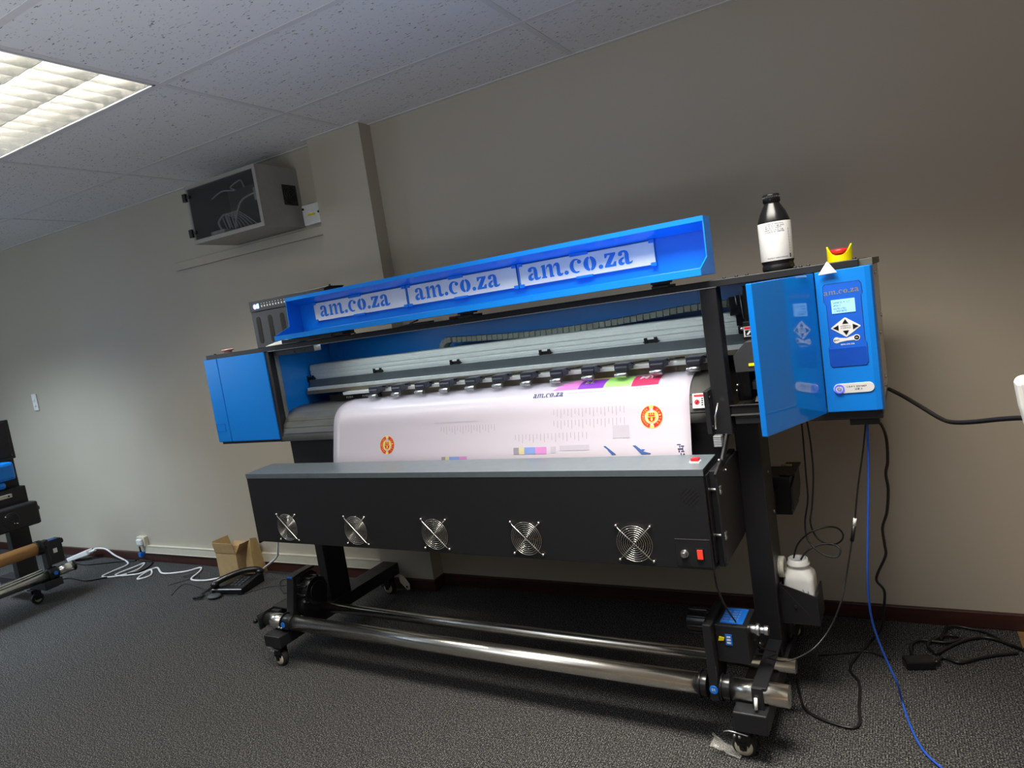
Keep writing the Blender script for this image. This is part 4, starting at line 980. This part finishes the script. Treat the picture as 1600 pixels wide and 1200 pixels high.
for i in range(n+1):
    for j in range(7):
        u, v = i/n, j/6
        z = .006+.014*math.sin(PI*u)**.7*math.sin(PI*v)**.6*(.7+.5*random.random())
        vs.append(tuple(W(-.52+.20*u+.01*math.sin(j), .06+.09*v*(.5+.5*math.sin(PI*u)), 1.3825+z*(1 if 0 < j < 6 else .3))))
m.add(vs, [(i*7+j, (i+1)*7+j, (i+1)*7+j+1, i*7+j+1) for i in range(n) for j in range(6)], True)
q = m.build('tissue', simple('white_tissue', (.8,.79,.76), .8, noise=.05)); tag(q, 'crumpled white tissue on the left part of the printer top below the black box', 'tissue')
md = q.modifiers.new('t', 'SOLIDIFY'); md.thickness = .002
# waste ink bottle with its cap hanging beside it
p = W(1.496, .297, .268)
o = T('waste_bottle', 'white square shouldered waste ink bottle in the black holder at the right leg', 'bottle', p, TH)
m = MB()
def sq(w_, d_, z, rr, n=6):
    pts = []
    for sx, sy, a0 in ((1,1,0),(-1,1,90),(-1,-1,180),(1,-1,270)):
        for k in range(n+1):
            a = math.radians(a0+90*k/n); pts.append((sx*(w_-rr)+rr*math.cos(a), sy*(d_-rr)+rr*math.sin(a), z))
    return pts
secs = [sq(.044,.044,.002,.014), sq(.046,.046,.008,.016), sq(.046,.046,.128,.018), sq(.044,.044,.142,.022), sq(.034,.034,.158,.030), sq(.031,.031,.162,.0305), sq(.031,.031,.168,.0305), sq(.0345,.0345,.170,.034), sq(.0345,.0345,.176,.034), sq(.030,.030,.179,.0295), sq(.030,.030,.190,.0295), sq(.026,.026,.190,.0255), sq(.026,.026,.150,.0255)]
vs = [v for s in secs for v in s]; k_ = len(secs[0])
m.add(vs, [(j*k_+i, j*k_+(i+1) % k_, (j+1)*k_+(i+1) % k_, (j+1)*k_+i) for j in range(len(secs)-1) for i in range(k_)], True)
m.add(secs[0], [tuple(range(k_))])
m.build('body', simple('translucent_white_plastic', (.72,.72,.70), .4, noise=.03), o)
m = MB(); m.add(sq(.0262,.0262,.172,.0255), [tuple(range(k_))]); m.build('liquid', simple('waste_ink', (.30,.34,.48), .15), o)
m = MB(); m.add([(-.042,-.0464,.05),(.042,-.0464,.05),(.042,-.0464,.098),(-.042,-.0464,.098)], [(0,1,2,3)]); lb = m.build('paper_label', LABEL, o)
m = MB(); m.tube([(.012,-.0468,.105),(.02,-.0468,.085),(.018,-.0468,.06),(.026,-.0468,.05)], .0009, 5); m.tube([(.028,-.0468,.1),(.03,-.0468,.07),(.024,-.0468,.058)], .0009, 5); m.tube([(-.03,-.0468,.093),(.0,-.0468,.09),(.03,-.0468,.094)], .0004, 4); m.build('handwriting', NAVY, lb)
m = MB(); m.lathe([(0,-.010),(.030,-.010),(.033,-.008),(.033,.009),(.031,.010),(.028,.010),(.028,-.006),(0,-.006)], n=32, ax='x')
for k in range(40): a = 2*PI*k/40; m.cyl((-.008,.033*math.cos(a),.033*math.sin(a)),(.009,.033*math.cos(a),.033*math.sin(a)),.0008,4)
m.build('lid', simple('cream_cap', (.66,.64,.54), .4), o, loc=(-.048,-.022,.167), label='round cream lid hanging beside the mouth')
# cables
def cable(name, pts, r, mat, label, cat='cable', group=None, k=8):
    mb = MB(); mb.tube(spline(pts, k), r, 8); return tag(mb.build(name, mat), label, cat, group)
cable('waste_hose', HOSE1, .0028, BCAB, 'thin black waste hose entering the white bottle at the left side of its mouth', 'hose')
cable('waste_hose', HOSE2, .0028, BCAB, 'thin black waste hose with the lower loop entering the right side of the white bottle', 'hose')
cable('power_cable', POWER, .0042, BCAB, 'black wavy power cable hanging rightmost under the control panel, down to the carpet', 'cable')
cable('network_cable', LAN, .0032, LANM, 'blue network cable running from the printer down across the carpet to the lower right', 'cable')
cable('mains_cable', MAINS, .0058, BCAB, 'thick black mains cable sagging from the printer side to the right edge', 'cable')
u = cable('signal_cable', USB, .0024, BCAB, 'thin dark cable with white plug curving from under the panel to the roller motor', 'cable')
uo = u.location
m = MB(); m.cyl(Vector(USB[3])-uo, Vector(USB[4])-uo, .0045, 8); m.build('plug', LABEL, u, loc=(0,0,0))
m = MB(); m.cyl(Vector(USB[4])-uo, Vector(USB[5])-uo, .0055, 8); m.build('connector', BCAB, u, loc=(0,0,0))
cable('motor_cable', MOTORW, .0028, BCAB, 'short black cable from the fan cover down to the motor box')
cable('motor_cable', MOTORW2, .0028, BCAB, 'short black cable from the motor box down to the right foot')
cable('white_flex', CWHITE, .006, WCAB, 'white flex lying in loops on the carpet by the left wall')
cable('white_flex', CWHITE2, .006, WCAB, 'white flex rising from behind the desk phone to the printer')
cable('black_flex', BLK, .006, BCAB, 'black flex on the carpet in front of the white loops')
cable('black_flex', BLK2, .006, BCAB, 'black flex along the skirting board behind the white loops')
cable('thin_wire', THIN, .0022, BCAB, 'thin dark wire with a small loop on the carpet near the phone')
cable('thin_wire', [(-2.25,-.33,.003),(-2.20,-.25,.003),(-2.17,-.18,.003),(-2.28,-.20,.003),(-2.22,-.14,.003),(-2.12,-.2,.003)], .002, BCAB, 'thin dark wire on the carpet left of the phone')
cable('tangled_cable', MESS1, .0055, BCAB, 'tangled black cable with coils by the skirting at the right')
cable('tangled_cable', MESS2, .0055, BCAB, 'black cable lying nearest the camera in the tangle at the right')
cable('tangled_cable', MESS3, .0045, BCAB, 'black cable closest to the wall in the tangle at the right')
cable('floor_cable', [(1.50,-.33,.004),(1.58,-.30,.004),(1.66,-.27,.004),(1.73,-.31,.004)], .0035, BCAB, 'short black cable on the carpet behind the blue cable')
o = T('power_adapter', 'black power adapter block on the carpet by the right skirting', 'adapter', (1.815,-.33,0), .3)
m = MB(); m.box(-.045,.045,-.025,.025,.0,.032); m.build('body', BLACKG, o, .006)
m = MB(); m.cyl((.045,0,.016),(.065,0,.016),.007,10); m.build('strain_relief', BCAB, o)
# white adapter leaning by the left wall
o = T('extension_block', 'white extension block leaning on the skirting near the second printer', 'socket', (-3.615,-.085,.0), .25)
m = MB(); m.hexa([(-.13,-.03,.0),(.07,-.03,.045),(.07,.03,.045),(-.13,.03,.0),(-.14,-.03,.03),(.06,-.03,.085),(.06,.03,.085),(-.14,.03,.03)]); m.build('body', WHITE, o, .006)
m = MB(); m.tube([(.065,0,.06),(.12,.0,.075)], .009, 8); m.build('strain_relief', WHITE, o)
# cardboard box with open flaps
bx0, bx1, by0, by1, bh = -1.995, -1.805, -.14, -.015, .156
o = T('cardboard_box', 'small open cardboard box with raised flaps standing by the left skirting', 'box', ((bx0+bx1)/2, (by0+by1)/2, 0))
def B(name, mat=CARD, **k):
    m.v = [(v[0]-(bx0+bx1)/2, v[1]-(by0+by1)/2, v[2]) for v in m.v]; return m.build(name, mat, o, **k)
t = .003
m = MB(); m.box(bx0,bx1,by0,by0+t,0,bh); m.box(bx0,bx1,by1-t,by1,0,bh); m.box(bx0,bx0+t,by0+t,by1-t,0,bh); m.box(bx1-t,bx1,by0+t,by1-t,0,bh); m.box(bx0+t,bx1-t,by0+t,by1-t,0,t); B('body')
def flap(p0, p1, d, h):
    p0 = Vector(p0); p1 = Vector(p1); d = Vector(d); e = (p1-p0).normalized()*.004; nn = (p1-p0).cross(d).normalized()*t
    global m
    m = MB(); a, b2, c2, d2 = p0, p1, p1+d-e, p0+d+e
    m.hexa([a, b2, b2+nn, a+nn, d2, c2, c2+nn, d2+nn]); return B('flap')
flap((bx0,by0,bh),(bx1,by0,bh),(.0,-.012,.068),0)
flap((bx0,by1,bh),(bx0,by0,bh),(-.015,0,.07),0)
flap((bx1,by0,bh),(bx1,by1,bh),(.045,.0,.062),0)
flap((bx1,by1,bh),(bx0,by1,bh),(.0,.03,.055),0)
o = T('paper_bag', 'crumpled brown paper bag leaning against the right side of the cardboard box', 'bag', (-1.735,-.055,0))
m = MB(); A = [(-.035,-.06,0),(.03,-.045,0),(.035,.04,0),(-.03,.035,0)]; Bq = [(-.03,-.05,.10),(.015,-.04,.12),(.02,.035,.11),(-.03,.03,.1)]; Cq = [(-.025,-.02,.195),(.005,-.022,.235),(.012,.02,.225),(-.02,.02,.19)]
m.add(A+Bq+Cq, [(0,1,5,4),(1,2,6,5),(2,3,7,6),(3,0,4,7),(4,5,9,8),(5,6,10,9),(6,7,11,10),(7,4,8,11),(3,2,1,0)])
m.build('bag', simple('brown_paper', (.46,.31,.13), .7), o)
# desk phone with its coiled cord
o = T('desk_phone', 'black desk phone with handset lying on the carpet in front of the cardboard box', 'telephone', (-1.665,-.265,0), .18)
m = MB(); m.prism([(-.10,.0),(.10,.0),(.10,.056),(.06,.062),(-.085,.040),(-.10,.034)], 'x', -.11, .11); m.build('base', BLACKG, o, .005)
m = MB()
for i in range(3):
    for j in range(4): m.hexa([(.0+.028*i,-.065+.026*j,.041+.0035*j),(.02+.028*i,-.065+.026*j,.041+.0035*j),(.02+.028*i,-.048+.026*j,.044+.0035*j),(.0+.028*i,-.048+.026*j,.044+.0035*j),(.0+.028*i,-.065+.026*j,.047+.0035*j),(.02+.028*i,-.065+.026*j,.047+.0035*j),(.02+.028*i,-.048+.026*j,.050+.0035*j),(.0+.028*i,-.048+.026*j,.050+.0035*j)])
m.build('keypad', DARKP, o, .001)
m = MB(); m.tube(spline([(-.10,-.085,.056),(-.085,-.07,.068),(-.04,-.02,.082),(.02,.045,.088),(.075,.085,.080),(.095,.095,.066)], 6), .018, 10); m.sphere((-.093,-.08,.058),.026,12,(1,1,.8)); m.sphere((.09,.092,.064),.026,12,(1,1,.8)); m.build('handset', BLACKG, o)
m = MB(); cc = spline([(-.11,-.08,.04),(-.15,-.07,.02),(-.17,-.11,.010),(-.14,-.15,.010),(-.175,-.17,.010),(-.13,-.13,.012)], 30); pts = []
for i, q in enumerate(cc): a = i*1.15; pts.append(q+Vector((.007*math.cos(a), .0, .007*math.sin(a)+.004)))
m.tube(pts, .0022, 5); m.build('coiled_cord', BCAB, o)
m = MB(); m.sphere((-.06,-.135,.012),.045,14,(1,.8,.26)); m.build('receiver_rest', simple('dark_grey_plastic', (.05,.055,.06), .5), o)
# white price tag on a string behind the left foot, plastic bag at the right castor
tg = W(-.535, .66, .0)
o = T('luggage_tag', 'cream cardboard tag hanging on a string behind the left foot of the printer', 'tag', tg)
m = MB(); pts = [(-.012,.105),(.012,.098),(.042,.056),(.040,.028),(.022,.022),(-.018,.062),(-.022,.082)]
m.prism([(x+.01, z) for x, z in pts], 'y', -.0008, .0008); m.build('card', CREAM, o)
m = MB(); m.cyl((.032,-.0012,.040),(.032,.0012,.040),.006,12); m.build('eyelet', BLACKG, o)
m = MB(); m.tube([(-.002,0,.103),(-.025,.0,.14),(-.028,0,.15)], .001, 5); m.build('string', DARKP, o)
PLA, nt, b = new_mat('clear_film'); b.inputs['Base Color'].default_value = (.75,.73,.68,1); b.inputs['Roughness'].default_value = .12; b.inputs['Alpha'].default_value = .28
wp = W(1.300, -.095, 0)
m = MB(); vs = []; n1, n2 = 12, 8
for i in range(n1+1):
    for j in range(n2+1):
        u, v = i/n1, j/n2
        vs.append((wp.x-.035+.085*v**1.3+.02*u*(1-v)+random.uniform(-.003,.003), wp.y+.02*math.sin(u*5)-.015+.03*u*v+random.uniform(-.004,.004), .003+.085*(1-v)*(.25+.75*u)+.012*math.sin(9*u)*v*(1-v)+random.uniform(0,.003)))
m.add(vs, [(i*(n2+1)+j, (i+1)*(n2+1)+j, (i+1)*(n2+1)+j+1, i*(n2+1)+j+1) for i in range(n1) for j in range(n2)], True)
tag(m.build('plastic_wrap', PLA), 'crumpled clear plastic wrap beside the front right castor', 'plastic wrap')
# white hanging cloth at the right edge of the view
m = MB()
for_pts = [(2.047,1.083),(2.062,1.085),(2.20,1.08),(2.24,.95),(2.24,.62),(2.12,.60),(2.062,.955),(2.050,1.02),(2.045,1.07)]
o = T('white_bag', 'white plastic carrier bag hanging at the right edge of the view', 'bag', (2.14,-1.05,.62))
m.prism([(x-2.14, z-.62) for x, z in for_pts], 'y', -.03, .03); m.build('bag', simple('white_polythene', (.78,.77,.72), .45, noise=.05), o, .012, seg=4)
m = MB(); m.tube(spline([(.02,-.0,.455),(.03,0,.60),(.06,0,.68),(.09,0,.60),(.10,0,.45)]), .006, 8); m.build('handle', simple('white_polythene_handle', (.78,.77,.72), .45), o)
m = MB(); m.box(-.05,.08,-.08,.08,-.62,0); m.build('stand', GREYSIDE, o, .004)

# ================================================================== SECOND PRINTER (left edge; faces the room, its right end near the wall)
s2 = T('roll_printer', 'second blue and black roll printer partly in view at the left edge', 'printer', (-3.0,-.64,0))
SO = Vector((-3.0,-.64,0))
def S2(name, mat, bevel=0, par=None, label=None):
    m.v = [(v[0]-SO.x, v[1]-SO.y, v[2]) for v in m.v]; return m.build(name, mat, par or s2, bevel, label=label)
YL = -2.4
m = MB(); m.box(-3.16,-3.10,-.74,-.625,.16,.93); S2('leg', BLACK, .004)
m = MB(); m.box(-3.40,-2.84,-.73,-.65,.10,.16); m.box(-2.93,-2.80,-.745,-.64,.115,.16); S2('foot', BLACK, .004)
m = MB(); m.box(-3.30,-3.12,YL,-.60,.92,1.17); m.box(-3.12,-3.11,YL,-.62,.93,1.16); S2('end_frame', BLACK, .006, label='black upper body')
m = MB(); m.box(-3.15,-3.0,YL,-.672,.80,.915); m.box(-3.12,-3.0,YL,-.735,.755,.80); S2('front_cover', BLUE, .02)
m = MB(); m.box(-3.105,-2.985,YL,-.728,.700,.722); r_ = S2('cream_bar', CREAM, .002)
m = MB(); m.cyl((-2.985,-.748,.711),(-2.983,-.748,.711),.005,8); S2('screw', BLACKG, par=r_)
m = MB(); m.box(-3.10,-3.0,YL,-.64,.16+.34,.75); S2('rear_plate', BLACK, .003)
m = MB(); m.box(-2.98,-2.90,YL,-.637,.508,.652); dd = S2('fan_cover', BLACK, .012)
m = MB(); m.cyl((-2.94,-.637,.60),(-2.94,-.622,.60),.014,12); S2('knob', BLACKG, par=dd)
for yy in (-.80,):
    m = MB()
    for q in (.012,.022,.032,.042): m.tube([(-2.896,yy+q*math.cos(2*PI*k/24),.578+q*math.sin(2*PI*k/24)) for k in range(24)], .0014, 5, True)
    fg2 = S2('fan_guard', DARKP, par=dd)
    m = MB(); m.sphere((-2.896,yy-.028,.605),.005,8); m.sphere((-2.896,yy+.028,.548),.005,8); m.sphere((-2.896,yy+.012,.553),.004,8); S2('screw', CHROME, par=fg2)
m = MB(); m.cyl((-2.87,YL,.367),(-2.87,-.722,.367),.038,32); kr = m.build('paper_roll', KRAFT); tag(kr, 'brown kraft paper roll held on the second printer at the left edge', 'paper roll')
m = MB(); m.cyl((-2.87,-.722,.367),(-2.87,-.690,.367),.046,24); m.cyl((-2.87,-.69,.367),(-2.87,-.665,.367),.03,20); S2('roll_holder', BLACKG, .002)
m = MB(); m.box(-2.90,-2.845,-.685,-.662,.15,.400); m.box(-2.90,-2.86,-.69,-.65,.37,.402); S2('motor_arm', BLACK, .003)
m = MB(); m.box(-2.93,-2.865,-.662,-.572,.235,.388); mb2 = S2('motor_box', BLACK, .003)
m = MB(); m.box(-2.925,-2.872,-.645,-.595,.3885,.3895); S2('blue_label', DKBLUE, par=mb2)
m = MB(); m.box(-2.866,-2.8635,-.63,-.607,.305,.333); S2('front_label', LABEL, par=mb2)
m = MB(); m.cyl((-2.895,-.572,.362),(-2.895,-.553,.362),.016,14); S2('motor_knob', BLACKG, .001, par=mb2)
m = MB(); m.cyl((-2.84,YL,.192),(-2.84,-.70,.192),.034,28); m.cyl((-2.84,-.655,.192),(-2.84,-.548,.192),.030,28); S2('take_up_roller', CHROME)
m = MB(); m.cyl((-2.90,YL,.192),(-2.90,-.70,.205),.02,20); S2('take_up_roller', CHROME)
m = MB(); m.cyl((-2.84,-.705,.192),(-2.84,-.650,.192),.040,24); S2('roller_collar', BLACKG, .002)
m = MB(); m.cyl((-2.84,-.548,.192),(-2.84,-.540,.192),.033,24); S2('roller_end', BLACKG, .002)
m = MB(); m.cyl((-2.80,-.672,.196),(-2.797,-.672,.196),.012,16); S2('round_sticker', DKBLUE)
cs = MB(); 
m = MB(); m.box(-3.03,-2.97,-.75,-.68,.094,.10); m.box(-3.02,-3.015,-.735,-.695,.03,.094); m.box(-2.985,-2.98,-.735,-.695,.03,.094); cq = S2('caster', BLACKG, .001)
m = MB(); m.cyl((-3.012,-.715,.034),(-2.988,-.715,.034),.034,24); S2('wheel', RUBBER, par=cq)
m = MB(); m.cyl((-3.0145,-.715,.034),(-2.9855,-.715,.034),.02,20); S2('hub', simple('grey_hub', (.3,.3,.28), .4), par=cq)

# ================================================================== CAMERA, WORLD, VIEW
cd = bpy.data.cameras.new('camera'); co = bpy.data.objects.new('camera', cd); C.objects.link(co)
cd.sensor_fit = 'HORIZONTAL'; cd.sensor_width = 36; cd.lens = 1073.281/1600*36; cd.clip_start = .05; cd.clip_end = 60
r = Vector((0.8678863, 0.4745121, -0.1470086)); u = Vector((0.0772279, 0.1634549, 0.9835234)); d = Vector((-0.4907231, 0.8649397, -0.1052147))
M = Matrix((( r.x, u.x, -d.x, 1.83354), (r.y, u.y, -d.y, -2.82304), (r.z, u.z, -d.z, 1.38068), (0,0,0,1)))
co.matrix_world = M
sc.camera = co
w = bpy.data.worlds.new('world'); sc.world = w; w.use_nodes = True
w.node_tree.nodes['Background'].inputs[0].default_value = (.5, .55, .6, 1); w.node_tree.nodes['Background'].inputs[1].default_value = .2
vs_ = sc.view_settings; vs_.view_transform = 'Standard'; vs_.look = 'None'; vs_.gamma = 1; vs_.use_curve_mapping = False; vs_.exposure = EXPO
sc.cycles.max_bounces = 8; sc.cycles.transparent_max_bounces = 12; sc.cycles.sample_clamp_indirect = 4
